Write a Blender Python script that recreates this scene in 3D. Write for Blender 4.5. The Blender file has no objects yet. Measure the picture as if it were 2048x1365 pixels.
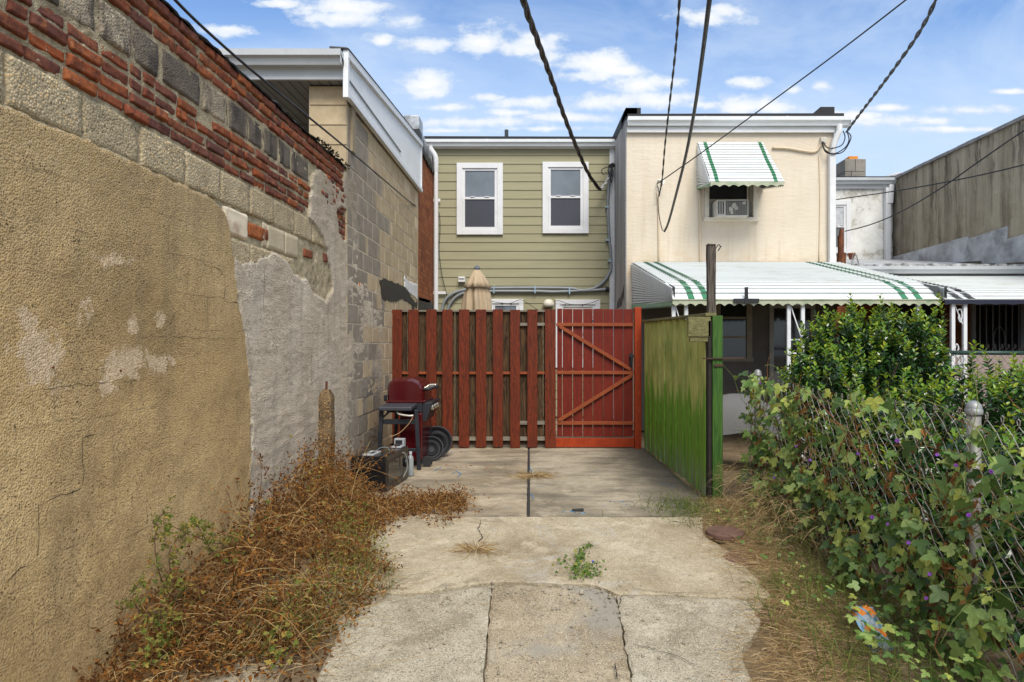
import bpy, math, random
import numpy as np
from mathutils import Vector, Matrix, noise
R = random.Random(11)
SC = bpy.context.scene
F, CX, CY, H = 1300.0, 1080.0, 690.0, 1.37      # focal length and vanishing point measured in the photograph
WX = -1.97                                      # plane of the long wall on the left
YF = 8.6                                        # plane of the red fence
YS, YC, YW = 12.0, 10.4, 14.5                   # fronts of the sage, cream and white houses
def at(px, py, Y): return Vector(((px-CX)*Y/F, Y, H+(CY-py)*Y/F))
def X_(px, Y): return (px-CX)*Y/F
def Z_(py, Y): return H+(CY-py)*Y/F
def wp(px, py, X=WX):
    Y = F*X/(px-CX); return (Y, H+(CY-py)*Y/F)
def g(y): return 0.0 if y >= 5.2 else -0.042*(5.2-max(y, 0.3))
def gp(px, py):
    Y = F*1.588/(py-CY+54.6) if py > 1035 else F*H/(py-CY)
    return ((px-CX)*Y/F, Y)
# ------------------------------------------------------------------ mesh builder
class MB:
    def __init__(s): s.v = []; s.f = []; s.m = []; s.cur = 0
    def add(s, vs, fs, mi=None):
        n = len(s.v); s.v.extend([tuple(v) for v in vs])
        for f in fs: s.f.append(tuple(i+n for i in f)); s.m.append(s.cur if mi is None else mi)
        return n
    def box(s, x0, x1, y0, y1, z0, z1):
        s.add([(x0,y0,z0),(x1,y0,z0),(x1,y1,z0),(x0,y1,z0),(x0,y0,z1),(x1,y0,z1),(x1,y1,z1),(x0,y1,z1)],
              [(3,2,1,0),(4,5,6,7),(0,1,5,4),(1,2,6,5),(2,3,7,6),(3,0,4,7)]); return s
    def hexa(s, c):   # 8 corners, bottom loop then top loop
        s.add(c, [(3,2,1,0),(4,5,6,7),(0,1,5,4),(1,2,6,5),(2,3,7,6),(3,0,4,7)]); return s
    def bar(s, p0, p1, w, h, up=(0,0,1)):
        p0 = Vector(p0); p1 = Vector(p1); d = (p1-p0).normalized(); u = Vector(up)
        sd = d.cross(u)
        if sd.length < 1e-4: sd = d.cross(Vector((1,0,0)))
        sd.normalize(); u = sd.cross(d).normalized(); a = sd*w/2; b = u*h/2
        return s.hexa([p0-a-b, p0+a-b, p1+a-b, p1-a-b, p0-a+b, p0+a+b, p1+a+b, p1-a+b])
    def tube(s, pts, r, n=6, cap=True):
        pts = [Vector(p) for p in pts]; m = len(pts); base = len(s.v); ref = None
        for i, p in enumerate(pts):
            d = (pts[min(i+1, m-1)]-pts[max(i-1, 0)])
            if d.length < 1e-9: d = Vector((0,0,1))
            d.normalize()
            if ref is None: ref = Vector((0,0,1)) if abs(d.z) < .9 else Vector((1,0,0))
            a = ref - d*ref.dot(d)
            if a.length < 1e-6: a = d.orthogonal()
            a.normalize(); ref = a; b = d.cross(a)
            rr = r[i] if isinstance(r, (list, tuple)) else r
            for k in range(n):
                t = 2*math.pi*k/n; s.v.append(tuple(p + a*(rr*math.cos(t)) + b*(rr*math.sin(t))))
        for i in range(m-1):
            for k in range(n):
                k2 = (k+1) % n
                s.f.append((base+i*n+k, base+i*n+k2, base+(i+1)*n+k2, base+(i+1)*n+k)); s.m.append(s.cur)
        if cap and n > 2:
            s.f.append(tuple(base+k for k in reversed(range(n)))); s.m.append(s.cur)
            s.f.append(tuple(base+(m-1)*n+k for k in range(n))); s.m.append(s.cur)
        return s
    def lathe(s, prof, c, n=24, rad=None, M=None, cap=True):
        c = Vector(c); base = len(s.v)
        for (r, z) in prof:
            for k in range(n):
                t = 2*math.pi*k/n; q = r*(rad(t, z) if rad else 1)
                p = Vector((q*math.cos(t), q*math.sin(t), z))
                if M: p = M @ p
                s.v.append(tuple(p+c))
        for i in range(len(prof)-1):
            for k in range(n):
                k2 = (k+1) % n
                s.f.append((base+i*n+k, base+i*n+k2, base+(i+1)*n+k2, base+(i+1)*n+k)); s.m.append(s.cur)
        if cap:
            s.f.append(tuple(base+k for k in reversed(range(n)))); s.m.append(s.cur)
            s.f.append(tuple(base+(len(prof)-1)*n+k for k in range(n))); s.m.append(s.cur)
        return s
    def prism(s, poly, a, b, ax='x'):   # poly of 2D points extruded along an axis
        def P(q, t): return (t, q[0], q[1]) if ax == 'x' else ((q[0], t, q[1]) if ax == 'y' else (q[0], q[1], t))
        n = len(poly); base = s.add([P(q, a) for q in poly]+[P(q, b) for q in poly], [])
        s.f.append(tuple(base+i for i in range(n))); s.m.append(s.cur)
        s.f.append(tuple(base+n+i for i in reversed(range(n)))); s.m.append(s.cur)
        for i in range(n):
            j = (i+1) % n; s.f.append((base+j, base+i, base+n+i, base+n+j)); s.m.append(s.cur)
        return s
    def grid(s, P, nu, nv, mi=None, flip=False):
        base = len(s.v)
        for j in range(nv+1):
            for i in range(nu+1): s.v.append(tuple(P(i/nu, j/nv)))
        for j in range(nv):
            for i in range(nu):
                a = base+j*(nu+1)+i; q = (a, a+1, a+nu+2, a+nu+1)
                s.f.append(q[::-1] if flip else q); s.m.append(s.cur if mi is None else mi)
        return s
    def build(s, name, mats, parent=None, smooth=False, bevel=0, recalc=True):
        me = bpy.data.meshes.new(name); me.from_pydata(s.v, [], s.f)
        if not isinstance(mats, (list, tuple)): mats = [mats]
        for m in mats: me.materials.append(m)
        if len(mats) > 1: me.polygons.foreach_set('material_index', s.m)
        if smooth: me.polygons.foreach_set('use_smooth', [True]*len(me.polygons))
        me.update()
        if recalc and len(s.f) < 60000:
            import bmesh
            bm = bmesh.new(); bm.from_mesh(me); bmesh.ops.recalc_face_normals(bm, faces=bm.faces); bm.to_mesh(me); bm.free()
        o = bpy.data.objects.new(name, me); SC.collection.objects.link(o)
        if parent is not None:
            o.parent = parent; o.matrix_parent_inverse = parent.matrix_basis.inverted() if parent.type == 'EMPTY' else Matrix()
        if bevel:
            b = o.modifiers.new('bevel', 'BEVEL'); b.width = bevel; b.segments = 2; b.limit_method = 'ANGLE'; b.angle_limit = math.radians(40)
        return o
def tag(o, label, cat, group=None, kind=None):
    o['label'] = label; o['category'] = cat
    if group: o['group'] = group
    if kind: o['kind'] = kind
    return o
def struct(o): o['kind'] = 'structure'; return o
def thing(name, label, cat, loc=(0,0,0), group=None):
    o = bpy.data.objects.new(name, None); SC.collection.objects.link(o); o.matrix_basis = Matrix.Translation(loc)
    o.empty_display_size = .1
    return tag(o, label, cat, group)
def spline(pts, n=8):
    P = [Vector(p) for p in pts]; out = []
    for i in range(len(P)-1):
        p0 = P[max(i-1, 0)]; p1 = P[i]; p2 = P[i+1]; p3 = P[min(i+2, len(P)-1)]
        for k in range(n):
            t = k/n
            out.append(.5*((2*p1)+(p2-p0)*t+(2*p0-5*p1+4*p2-p3)*t*t+(3*p1-p0-3*p2+p3)*t**3))
    out.append(P[-1]); return out
# ------------------------------------------------------------------ numpy value noise
def vn(x, y, seed=0):
    x = np.asarray(x, float); y = np.asarray(y, float)
    xi = np.floor(x).astype(np.int64); yi = np.floor(y).astype(np.int64); fx = x-xi; fy = y-yi
    fx = fx*fx*(3-2*fx); fy = fy*fy*(3-2*fy)
    def h(a, b):
        n = (a*374761393 + b*668265263 + seed*974634777) & 0xffffffff
        n = ((n ^ (n >> 13))*1274126177) & 0xffffffff
        return ((n ^ (n >> 16)) & 0xffff)/65535.0
    return (h(xi, yi)*(1-fx)+h(xi+1, yi)*fx)*(1-fy)+(h(xi, yi+1)*(1-fx)+h(xi+1, yi+1)*fx)*fy
def fbm(x, y, seed=0, o=4):
    s = 0; a = .5; t = 0
    for i in range(o): s = s+a*vn(x*2**i, y*2**i, seed+i); t += a; a *= .5
    return s/t-.5
def sdpoly(X, Y, poly):   # signed distance to a polygon, positive inside
    d = np.full(X.shape, 1e9); ins = np.zeros(X.shape, bool); n = len(poly)
    for i in range(n):
        ax, ay = poly[i]; bx, by = poly[(i+1) % n]
        ex, ey = bx-ax, by-ay; wx, wy = X-ax, Y-ay
        t = np.clip((wx*ex+wy*ey)/(ex*ex+ey*ey+1e-12), 0, 1)
        d = np.minimum(d, (wx-ex*t)**2+(wy-ey*t)**2)
        c = ((ay > Y) != (by > Y)) & (X < (bx-ax)*(Y-ay)/(by-ay+1e-12)+ax)
        ins ^= c
    return np.where(ins, 1, -1)*np.sqrt(d)
# ------------------------------------------------------------------ materials
class NT:
    def __init__(s, name):
        s.mat = bpy.data.materials.new(name); s.mat.use_nodes = True; s.t = s.mat.node_tree
        s.b = s.t.nodes['Principled BSDF']; s.c = s.n('ShaderNodeTexCoord').outputs['Object']
        s.rnd = None
    def n(s, ty): return s.t.nodes.new(ty)
    def setin(s, sock, v):
        if hasattr(v, 'is_output') or isinstance(v, bpy.types.NodeSocket): s.t.links.new(v, sock)
        elif isinstance(v, (tuple, list)) and sock.type == 'RGBA' and len(v) == 3: sock.default_value = (*v, 1)
        else: sock.default_value = v
    def island(s):
        if s.rnd is None: s.rnd = s.n('ShaderNodeNewGeometry').outputs['Random Per Island']
        return s.rnd
    def map(s, sc=(1,1,1), vec=None, rot=(0,0,0), loc=None):
        m = s.n('ShaderNodeMapping'); s.setin(m.inputs['Vector'], vec or s.c); m.inputs['Scale'].default_value = sc; m.inputs['Rotation'].default_value = rot
        if loc is not None: s.setin(m.inputs['Location'], loc)
        return m.outputs[0]
    def noise(s, scale, detail=4, rough=.55, vec=None, dist=0):
        m = s.n('ShaderNodeTexNoise'); s.setin(m.inputs['Vector'], vec or s.c); m.inputs['Scale'].default_value = scale
        m.inputs['Detail'].default_value = detail; m.inputs['Roughness'].default_value = rough; m.inputs['Distortion'].default_value = dist
        return m.outputs['Fac']
    def vor(s, scale, out='Distance', vec=None, feat='F1', rand=1):
        m = s.n('ShaderNodeTexVoronoi'); m.feature = feat; s.setin(m.inputs['Vector'], vec or s.c); m.inputs['Scale'].default_value = scale
        m.inputs['Randomness'].default_value = rand
        return m.outputs[out]
    def attr(s, name, out='Fac'):
        m = s.n('ShaderNodeAttribute'); m.attribute_name = name; return m.outputs[out]
    def math(s, op, a, b=0.0, clamp=False):
        m = s.n('ShaderNodeMath'); m.operation = op; s.setin(m.inputs[0], a); s.setin(m.inputs[1], b); m.use_clamp = clamp; return m.outputs[0]
    def rng(s, v, a, b, c=0.0, d=1.0):
        m = s.n('ShaderNodeMapRange'); s.setin(m.inputs[0], v)
        for i, q in enumerate((a, b, c, d)): m.inputs[i+1].default_value = q
        return m.outputs[0]
    def ramp(s, f, stops):
        m = s.n('ShaderNodeValToRGB'); s.setin(m.inputs[0], f); e = m.color_ramp.elements
        while len(e) < len(stops): e.new(.5)
        for q, (p, c) in zip(e, stops): q.position = p; q.color = (*c, 1) if len(c) == 3 else c
        return m.outputs[0]
    def mix(s, f, a, b, mode='MIX'):
        m = s.n('ShaderNodeMix'); m.data_type = 'RGBA'; m.blend_type = mode
        s.setin(m.inputs[0], f); s.setin(m.inputs[6], a); s.setin(m.inputs[7], b); return m.outputs[2]
    def sep(s, vec=None):
        m = s.n('ShaderNodeSeparateXYZ'); s.setin(m.inputs[0], vec or s.c); return m.outputs
    def bump(s, h, st=.5, d=.01, prev=None):
        m = s.n('ShaderNodeBump'); s.setin(m.inputs['Height'], h); m.inputs['Strength'].default_value = st; m.inputs['Distance'].default_value = d
        if prev is not None: s.setin(m.inputs['Normal'], prev)
        return m.outputs[0]
    def out(s, col, rough=.8, normal=None, spec=.3, metal=0.0, **k):
        s.setin(s.b.inputs['Base Color'], col); s.setin(s.b.inputs['Roughness'], rough); s.setin(s.b.inputs['Specular IOR Level'], spec); s.setin(s.b.inputs['Metallic'], metal)
        if normal is not None: s.setin(s.b.inputs['Normal'], normal)
        for a, v in k.items(): s.setin(s.b.inputs[a.replace('_', ' ')], v)
        return s.mat
def dim(c, f): return tuple(min(1, q*f) for q in c)
def simple(name, c, rough=.6, var=.15, scale=6, bump=.15, bs=60, spec=.35, metal=0, isl=0, dirt=None, dirtamt=.5, dscale=(1,1,1)):
    t = NT(name); n = t.noise(scale, 5, .6)
    col = t.ramp(n, [(.3, dim(c, 1-var)), (.7, dim(c, 1+var))])
    if isl:
        col = t.mix(t.rng(t.island(), 0, 1, 0, isl), col, dim(c, .35))
    if dirt:
        d = t.noise(3.1, 6, .7, vec=t.map(dscale)); col = t.mix(t.rng(d, .52, .72, 0, dirtamt), col, dirt)
    return t.out(col, t.rng(n, .3, .7, rough-.06, rough+.06), t.bump(t.noise(bs, 4), bump, .004) if bump else None, spec, metal)
def wood(name, c1, c2, rough=.75, isl=.35, g=(55, 55, 2.2), bump=.4, knots=None, extra=None):
    t = NT(name); r = t.island()
    loc = t.n('ShaderNodeCombineXYZ'); t.setin(loc.inputs[0], t.math('MULTIPLY', r, 37.0)); t.setin(loc.inputs[2], t.math('MULTIPLY', r, 91.0))
    v = t.map(g, loc=loc.outputs[0]); a = t.noise(1.0, 5, .6, vec=v, dist=1.2)
    v2 = t.map((g[0]*.16, g[1]*.16, g[2]*.5), loc=loc.outputs[0]); w = t.noise(2.0, 2, .5, vec=v2, dist=.6)
    rings = t.math('SINE', t.math('MULTIPLY', w, 60.0)); f = t.math('ADD', t.math('MULTIPLY', a, .7), t.math('MULTIPLY', rings, .13))
    col = t.ramp(f, [(.2, c1), (.62, c2)])
    col = t.mix(t.rng(r, 0, 1, 0, isl), col, dim(c1, .6))
    if knots:
        k = t.vor(1.0, vec=t.map((7, 7, 2.2), loc=loc.outputs[0])); col = t.mix(t.rng(k, .10, .16, .8, 0), col, knots)
    if extra: col = extra(t, col, f)
    return t.out(col, rough, t.bump(f, bump, .003), .3)
# speckled masonry
def pebbly(name, base, dark, light, scale=90, amt=.5, bump=.5, big=2.0, isl=.3, stain=None):
    t = NT(name); n = t.noise(big, 6, .65); col = t.ramp(n, [(.28, dark), (.5, base), (.75, dim(base, 1.12))])
    cc = t.vor(scale, 'Color'); dd = t.vor(scale)
    r = t.sep(cc)
    peb = t.ramp(r[0], [(0, dim(dark, .3)), (.3, dim(base, .8)), (.6, light), (.85, (light[0]*1.1, light[1]*.85, light[2]*.55)), (1, dim(light, 1.45))])
    col = t.mix(t.math('MULTIPLY', t.rng(dd, .6, .35), t.math('MULTIPLY', t.rng(r[1], .25, .45), amt)), col, peb)
    if isl: col = t.mix(t.rng(t.island(), 0, 1, 0, isl), col, dim(dark, .8))
    if stain: col = stain(t, col)
    nrm = t.bump(t.math('SUBTRACT', 1.0, dd), bump, .006); nrm = t.bump(t.noise(scale*2.2, 3), .3, .003, nrm)
    return t.out(col, .9, nrm, .2)
# ================================================================== LEFT WALL
def wall_mat():
    t = NT('old_wall'); c = t.c
    j = t.math('SUBTRACT', t.noise(26, 4, .6), .5)
    def m(name, w=.004, js=.03):
        return t.rng(t.math('ADD', t.attr(name), t.math('MULTIPLY', j, js)), -w, w)
    # brown pebble dash
    big = t.noise(1.1, 6, .62); mid = t.noise(7, 5, .65)
    br = t.ramp(big, [(.3, (.40,.275,.130)), (.47, (.55,.385,.185)), (.62, (.66,.475,.235)), (.8, (.53,.395,.225))])
    zz = t.sep(); upz = t.math('ADD', zz[2], t.math('MULTIPLY', t.noise(1.7, 4, .6), 1.2)); br = t.mix(t.rng(upz, 1.9, 2.7, 0, .5), br, (.33,.255,.155)); br = t.mix(t.rng(mid, .5, .72, 0, .4), br, (.29,.20,.098)); fi = t.noise(48, 5, .75); br = t.mix(t.rng(fi, .50, .66, 0, .55), br, (.17,.105,.048)); br = t.mix(t.rng(t.noise(34, 5, .75, vec=t.map(loc=(3,1,7))), .54, .68, 0, .55), br, (.52,.37,.15))
    streak = t.noise(3.0, 4, .6, vec=t.map((1, 1.6, .22))); br = t.mix(t.rng(streak, .5, .68, 0, .4), br, (.26,.195,.11))
    v = t.vor(115, 'Color'); d = t.vor(115); s = t.sep(v)
    peb = t.ramp(s[0], [(0, (.045,.026,.012)), (.35, (.13,.085,.04)), (.6, (.36,.22,.06)), (.82, (.42,.31,.15)), (.97, (.5,.43,.30))])
    pm = t.math('MULTIPLY', t.rng(d, .5, .25), t.rng(t.math('ADD', s[1], t.math('MULTIPLY', t.attr('rough'), .4)), .62, .76, 0, .8))
    br = t.mix(pm, br, peb)
    v2 = t.vor(33, 'Color'); d2 = t.vor(33); s2 = t.sep(v2)
    br = t.mix(t.math('MULTIPLY', t.rng(d2, .22, .12), t.rng(s2[1], .86, .9, 0, .8)), br, t.ramp(s2[0], [(0, (.03,.018,.012)), (.6, (.04,.022,.012)), (.7, (.42,.22,.05)), (1, (.6,.55,.45))]))
    bt = t.n('ShaderNodeTexBrick'); cq = t.n('ShaderNodeCombineXYZ'); wv = t.math('MULTIPLY', t.math('SUBTRACT', t.noise(5, 4), .5), .05); t.setin(cq.inputs[0], t.math('ADD', zz[1], wv)); t.setin(cq.inputs[1], t.math('ADD', t.math('ADD', zz[2], .145), wv)); t.setin(bt.inputs['Vector'], cq.outputs[0])
    bt.inputs['Scale'].default_value = 1; bt.inputs['Brick Width'].default_value = .404; bt.inputs['Row Height'].default_value = .2; bt.inputs['Mortar Size'].default_value = .007; bt.inputs['Mortar Smooth'].default_value = 1.0
    br = t.mix(t.math('MULTIPLY', bt.outputs['Fac'], t.rng(t.noise(2.3, 4, .6), .46, .62, 0, .45)), br, (.13,.095,.055))
    patch = t.rng(t.math('ADD', t.attr('patch'), t.math('MULTIPLY', t.math('SUBTRACT', t.noise(11, 6, .75), .5), .34)), -.010, .012)
    pc = t.ramp(t.noise(50, 4, .7), [(.35, (.50,.36,.21)), (.6, (.72,.56,.38))])
    br = t.mix(t.math('MULTIPLY', patch, .85), br, pc)
    # mortar
    mo = t.ramp(t.noise(30, 5, .7), [(.3, (.27,.215,.13)), (.55, (.44,.37,.24)), (.8, (.55,.48,.34))])
    mo = t.mix(t.rng(t.noise(4, 3), .5, .7, 0, .5), mo, (.20,.165,.12))
    # grey cement with trowel marks
    tw = t.noise(1.0, 6, .68, vec=t.map((8, 13, 75)), dist=1.5)
    gb = t.noise(1.6, 5, .6)
    gr = t.ramp(gb, [(.3, (.48,.40,.30)), (.5, (.60,.51,.39)), (.72, (.68,.60,.48))])
    gr = t.mix(t.rng(tw, .37, .48, .65, 0), gr, (.26,.21,.15))
    tl = t.noise(1.0, 3, .5, vec=t.map((1.6, 2.2, 3.2)), dist=2.6); tl = t.math('SINE', t.math('MULTIPLY', tl, 150.0)); tm = t.rng(t.noise(3.3, 4, .6), .38, .52)
    gr = t.mix(t.math('MULTIPLY', t.rng(tl, .1, .9, 0, .6), tm), gr, (.24,.195,.14))
    gr = t.mix(t.rng(t.noise(1.5, 5, .7, vec=t.map((2.5, 2.5, 2.2))), .57, .70, 0, .40), gr, (.29,.25,.185))
    vs = t.noise(2.2, 4, .6, vec=t.map((3, 3, .35))); gr = t.mix(t.rng(vs, .53, .66, 0, .4), gr, (.31,.275,.215))
    dark_patch = t.rng(t.math('ADD', t.attr('dark_patch'), t.math('MULTIPLY', t.math('SUBTRACT', t.noise(5, 4), .5), .5)), -.1, .25, 0, .72)
    gr = t.mix(dark_patch, gr, (.06,.055,.05))
    gr = t.mix(t.rng(t.attr('grime'), 0, 1, 0, .5), gr, (.20,.165,.10))
    col = t.mix(m('brown'), mo, br); col = t.mix(m('grey'), col, gr)
    col = t.mix(m('orange', .002, .01), col, (.6,.2,.03))
    h = t.math('SUBTRACT', 1.0, d); nb = t.bump(h, .8, .006); nb = t.bump(t.noise(60, 6, .8), .4, .007, nb)
    ng = t.bump(tw, .7, .013); ng = t.bump(tl, .25, .006, ng); ng = t.bump(t.noise(70, 3), .3, .004, ng)
    mx = t.n('ShaderNodeMix'); mx.data_type = 'VECTOR'; t.setin(mx.inputs[0], m('grey')); t.setin(mx.inputs[4], nb); t.setin(mx.inputs[5], ng)
    return t.out(col, .92, mx.outputs[1], .15)
def Wp(lst): return [wp(x, y) for x, y in lst]
edge = [(450,423),(458,455),(463,500),(469,545),(472,590),(477,625),(484,655),(493,700),(497,760),(499,815),(500,880),(499,960),(497,1030),(490,1100)]
brown_poly = [(.4,-.6),(.4,2.262),(1.5,2.25),(2.4,2.245),(3.2,2.25),(3.9,2.25)] + Wp(edge) + [(4.45,-.6)]
grey_px = [(466,515),(480,527),(494,524),(510,526),(520,513),(532,508),(545,507),(554,513),(566,518),(576,526),(583,540),(589,548),(600,556),(611,565),(622,580),(637,596),(648,602),(655,598),(662,588),(664,574),(661,550),(659,535),(655,515),(653,500),(645,478),(637,464),(626,448),(617,434),(619,414),(615,394),(622,365),(626,345)]
grey_poly = Wp(edge[::-1])[:11] + Wp(grey_px) + [wp(640,341), wp(660,362), wp(684,385), (6.5,3.0), (6.55,3.12), (6.92,3.10), (6.97,2.6), (6.96,2.05), (7.3,2.06), (7.7,2.02), (8.05,2.05), (8.08,1.0), (8.05,-.6), (4.43,-.6)]
hole = Wp([(670,425),(680,415),(701,428),(702,470),(690,482),(676,468)])
patches = [(82,722,46,46), (60,700,32,24), (108,706,30,18), (85,755,30,20), (236,728,34,30), (250,722,30,26), (297,722,14,14), (330,730,20,16), (240,523,22,8), (50,640,18,26), (165,610,12,22), (260,645,8,12), (213,770,10,8), (268,750,9,8), (320,640,10,14)]
def wall_fields(Yg, Zg):
    wob = fbm(Yg*6, Zg*6, 5)*.09+fbm(Yg*26, Zg*26, 9)*.035
    sb = sdpoly(Yg, Zg, brown_poly)+wob*.55
    sg = sdpoly(Yg, Zg, grey_poly)+wob
    sh = sdpoly(Yg, Zg, hole)+fbm(Yg*16, Zg*16, 3)*.09
    sg = np.minimum(sg, -sh)
    return sb, sg
def wall_h(Yg, Zg, sb=None, sg=None):
    if sb is None: sb, sg = wall_fields(Yg, Zg)
    ss = lambda q, w: np.clip(q/w+.5, 0, 1)
    mo = .0095+fbm(Yg*20, Zg*20, 1)*.022
    hb = .030+fbm(Yg*2.2, Zg*2.2, 2)*.016+fbm(Yg*14, Zg*14, 4, 5)*.006
    hg = .034+fbm(Yg*3, Zg*3, 6)*.014+fbm(Yg*7, Zg*20, 7, 4)*.010
    h = mo*(1-ss(sb, .014))+hb*ss(sb, .014)
    return h*(1-ss(sg, .016))+hg*ss(sg, .016)
def wallpt(y, z, off=0.0):
    return (WX-.02+float(wall_h(np.array([y]), np.array([z]))[0])+off, y, z)
root = thing('masonry_wall', 'long left wall of brown pebbly stucco, grey cement, old red bricks and stone blocks', 'wall', (WX, 4.4, 0))
ys = np.concatenate([np.arange(.6, 1.8, .05), np.arange(1.8, 8.14, .0135)]); zs = np.arange(-.3, 3.165, .0135)
Yg, Zg = np.meshgrid(ys, zs); sb, sg = wall_fields(Yg, Zg); hh = wall_h(Yg, Zg, sb, sg)
far = Yg > 6.58
hh = np.where(far & (sg < 0), -.02, hh); hh = np.where(Yg > 8.09, -.03, hh)
ny, nz = len(ys), len(zs)
V = np.stack([WX-.02+hh, Yg, Zg], -1).reshape(-1, 3)
idx = np.arange(ny*nz).reshape(nz, ny)
Q = np.stack([idx[:-1,:-1], idx[:-1,1:], idx[1:,1:], idx[1:,:-1]], -1).reshape(-1, 4)
cy = Yg[:-1,:-1].reshape(-1); cz = Zg[:-1,:-1].reshape(-1); csg = sg[:-1,:-1].reshape(-1)
keep = ~((cy > 6.6) & (csg < -.03)); Q = Q[keep]
me = bpy.data.meshes.new('render_coat'); me.from_pydata(V.tolist(), [], Q.tolist()); me.materials.append(wall_mat())
me.polygons.foreach_set('use_smooth', [True]*len(me.polygons))
pt = np.full(Yg.shape, -1.0)
for px, py, rx, ry in patches:
    y0, z0 = wp(px, py); s_ = -WX/(CX-px)
    ry_ = ry*s_; rx_ = abs(wp(px+rx, py)[0]-wp(px-rx, py)[0])/2
    e = (1-np.sqrt(((Yg-y0)/rx_)**2+((Zg-z0)/ry_)**2))*min(rx_, ry_); pt = np.maximum(pt, e)
dark_patch = .45-np.hypot((Yg-7.45)/1.4, (Zg-.45)/1.35)*.8  # cement darkens in a soft oval low on the wall by the grill
orr = .03-np.hypot(Yg-wp(716,567)[0], Zg-wp(716,567)[1])
for nm, a in (('brown', sb), ('grey', sg), ('patch', np.clip(pt, -1, 1)), ('dark_patch', dark_patch), ('orange', orr),
              ('rough', np.clip((4.3-Yg)/2.6, 0, 1)), ('grime', np.clip((Zg-2.3)/.8, 0, 1)*np.clip((Yg-5.4)/.5, 0, 1))):
    at_ = me.attributes.new(nm, 'FLOAT', 'POINT'); at_.data.foreach_set('value', np.ascontiguousarray(a.reshape(-1), dtype=np.float32))
o = bpy.data.objects.new('render_coat', me); SC.collection.objects.link(o); o.parent = root; o.matrix_parent_inverse = root.matrix_basis.inverted()
# core of the wall behind the coat
core = MB(); core.box(WX-.34, WX-.05, .6, 6.57, -.35, 3.15); core.build('core', simple('core_mortar', (.3,.26,.19)), root)
# stones and bricks: rounded uneven blocks standing out of the mortar
def stone(mb, a0, a1, b0, b1, depth, fr, fn, seed, na=8, nb=5, amp=.006, rd=.012):
    na = max(3, na); nb = max(3, nb)
    ta = [0, rd*.25/(a1-a0), rd/(a1-a0)]+[q/(na-1) for q in range(1, na-1)]+[1-rd/(a1-a0), 1-rd*.25/(a1-a0), 1]; ta = sorted(ta)
    tb = [0, rd*.25/(b1-b0), rd/(b1-b0)]+[q/(nb-1) for q in range(1, nb-1)]+[1-rd/(b1-b0), 1-rd*.25/(b1-b0), 1]; tb = sorted(tb)
    base = len(mb.v); n1 = len(ta); k1 = (noise.random())*.006-.003; k2 = noise.random()*.006-.003
    for j, q in enumerate(tb):
        for i, p in enumerate(ta):
            a = a0+(a1-a0)*p; b = b0+(b1-b0)*q
            ea = min(p, 1-p)*(a1-a0); eb = min(q, 1-q)*(b1-b0); e = 1
            if ea < rd: e *= math.sqrt(max(0, 1-(1-ea/rd)**2))
            if eb < rd: e *= math.sqrt(max(0, 1-(1-eb/rd)**2))
            nv = noise.noise(Vector((a*9+seed*7.1, b*16, seed)))*amp+noise.noise(Vector((a*40, b*40+seed, seed)))*amp*.5
            w = noise.noise(Vector((a*24, b*24, seed+5)))*.75*rd+noise.noise(Vector((a*7, b*3, seed*3.3)))*.004
            d = fr-(1-e)*depth+nv*e
            mb.v.append(fn(a+w*(1-e), b+w*(1-e)*.8+(p-.5)*k1, d+(q-.5)*k2*e))
    for j in range(len(tb)-1):
        for i in range(n1-1):
            c = base+j*n1+i; mb.f.append((c, c+1, c+n1+1, c+n1)); mb.m.append(mb.cur)
fw = lambda a, b, d: (WX+d, a, b)
def visible(y0, y1, z0, z1, lim=-.02):
    yy = np.array([y0, y1, (y0+y1)/2]); zz = np.array([z0, z1, (z0+z1)/2]); b_, g_ = wall_fields(yy, zz)
    return (g_ < lim).any() if lim < 0 else True
def brick_mat():
    t = NT('old_brick'); r = t.island()
    base = t.ramp(r, [(0, (.13,.050,.036)), (.18, (.36,.090,.026)), (.36, (.14,.058,.045)), (.5, (.30,.080,.028)), (.64, (.15,.055,.040)), (.8, (.42,.125,.036)), (.92, (.13,.055,.048)), (1, (.32,.075,.025))])
    n = t.noise(26, 6, .75); col = t.mix(t.rng(n, .48, .64, 0, .7), base, (.06,.028,.022)); col = t.mix(t.rng(t.noise(7, 4, .6), .5, .62, 0, .45), col, (.09,.04,.034)); col = t.mix(t.rng(t.noise(12, 6, .75, vec=t.map(loc=(1,5,2))), .54, .68, 0, .6), col, (.52,.19,.065))
    col = t.mix(t.rng(t.noise(28, 5, .75), .63, .70, 0, .55), col, (.36,.29,.20))
    b = t.bump(t.noise(60, 5, .7), .6, .006); b = t.bump(n, .5, .012, b)
    return t.out(col, .85, b, .2)
BR = brick_mat()
PB = pebbly('pebble_block', (.43,.355,.225), (.29,.23,.14), (.68,.57,.38), 85, .85, .9, 5.0, .15)
def darkstain(t, col):
    r = t.math('FRACT', t.math('MULTIPLY', t.island(), 5.7)); col = t.mix(t.rng(r, .35, .5, 0, .72), col, (.075,.062,.055)); n = t.noise(2.2, 5, .7, vec=t.map((1.5, 3.5, 1.0))); return t.mix(t.rng(n, .46, .60, 0, .8), col, (.06,.05,.045))
DB = pebbly('dark_block', (.40,.335,.24), (.13,.10,.085), (.58,.50,.35), 95, .7, .9, 6.0, .25, darkstain)
LB = pebbly('smooth_block', (.52,.44,.30), (.42,.35,.24), (.62,.54,.38), 110, .45, .4, 4.0, .12)
b = MB(); sd = 0
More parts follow.
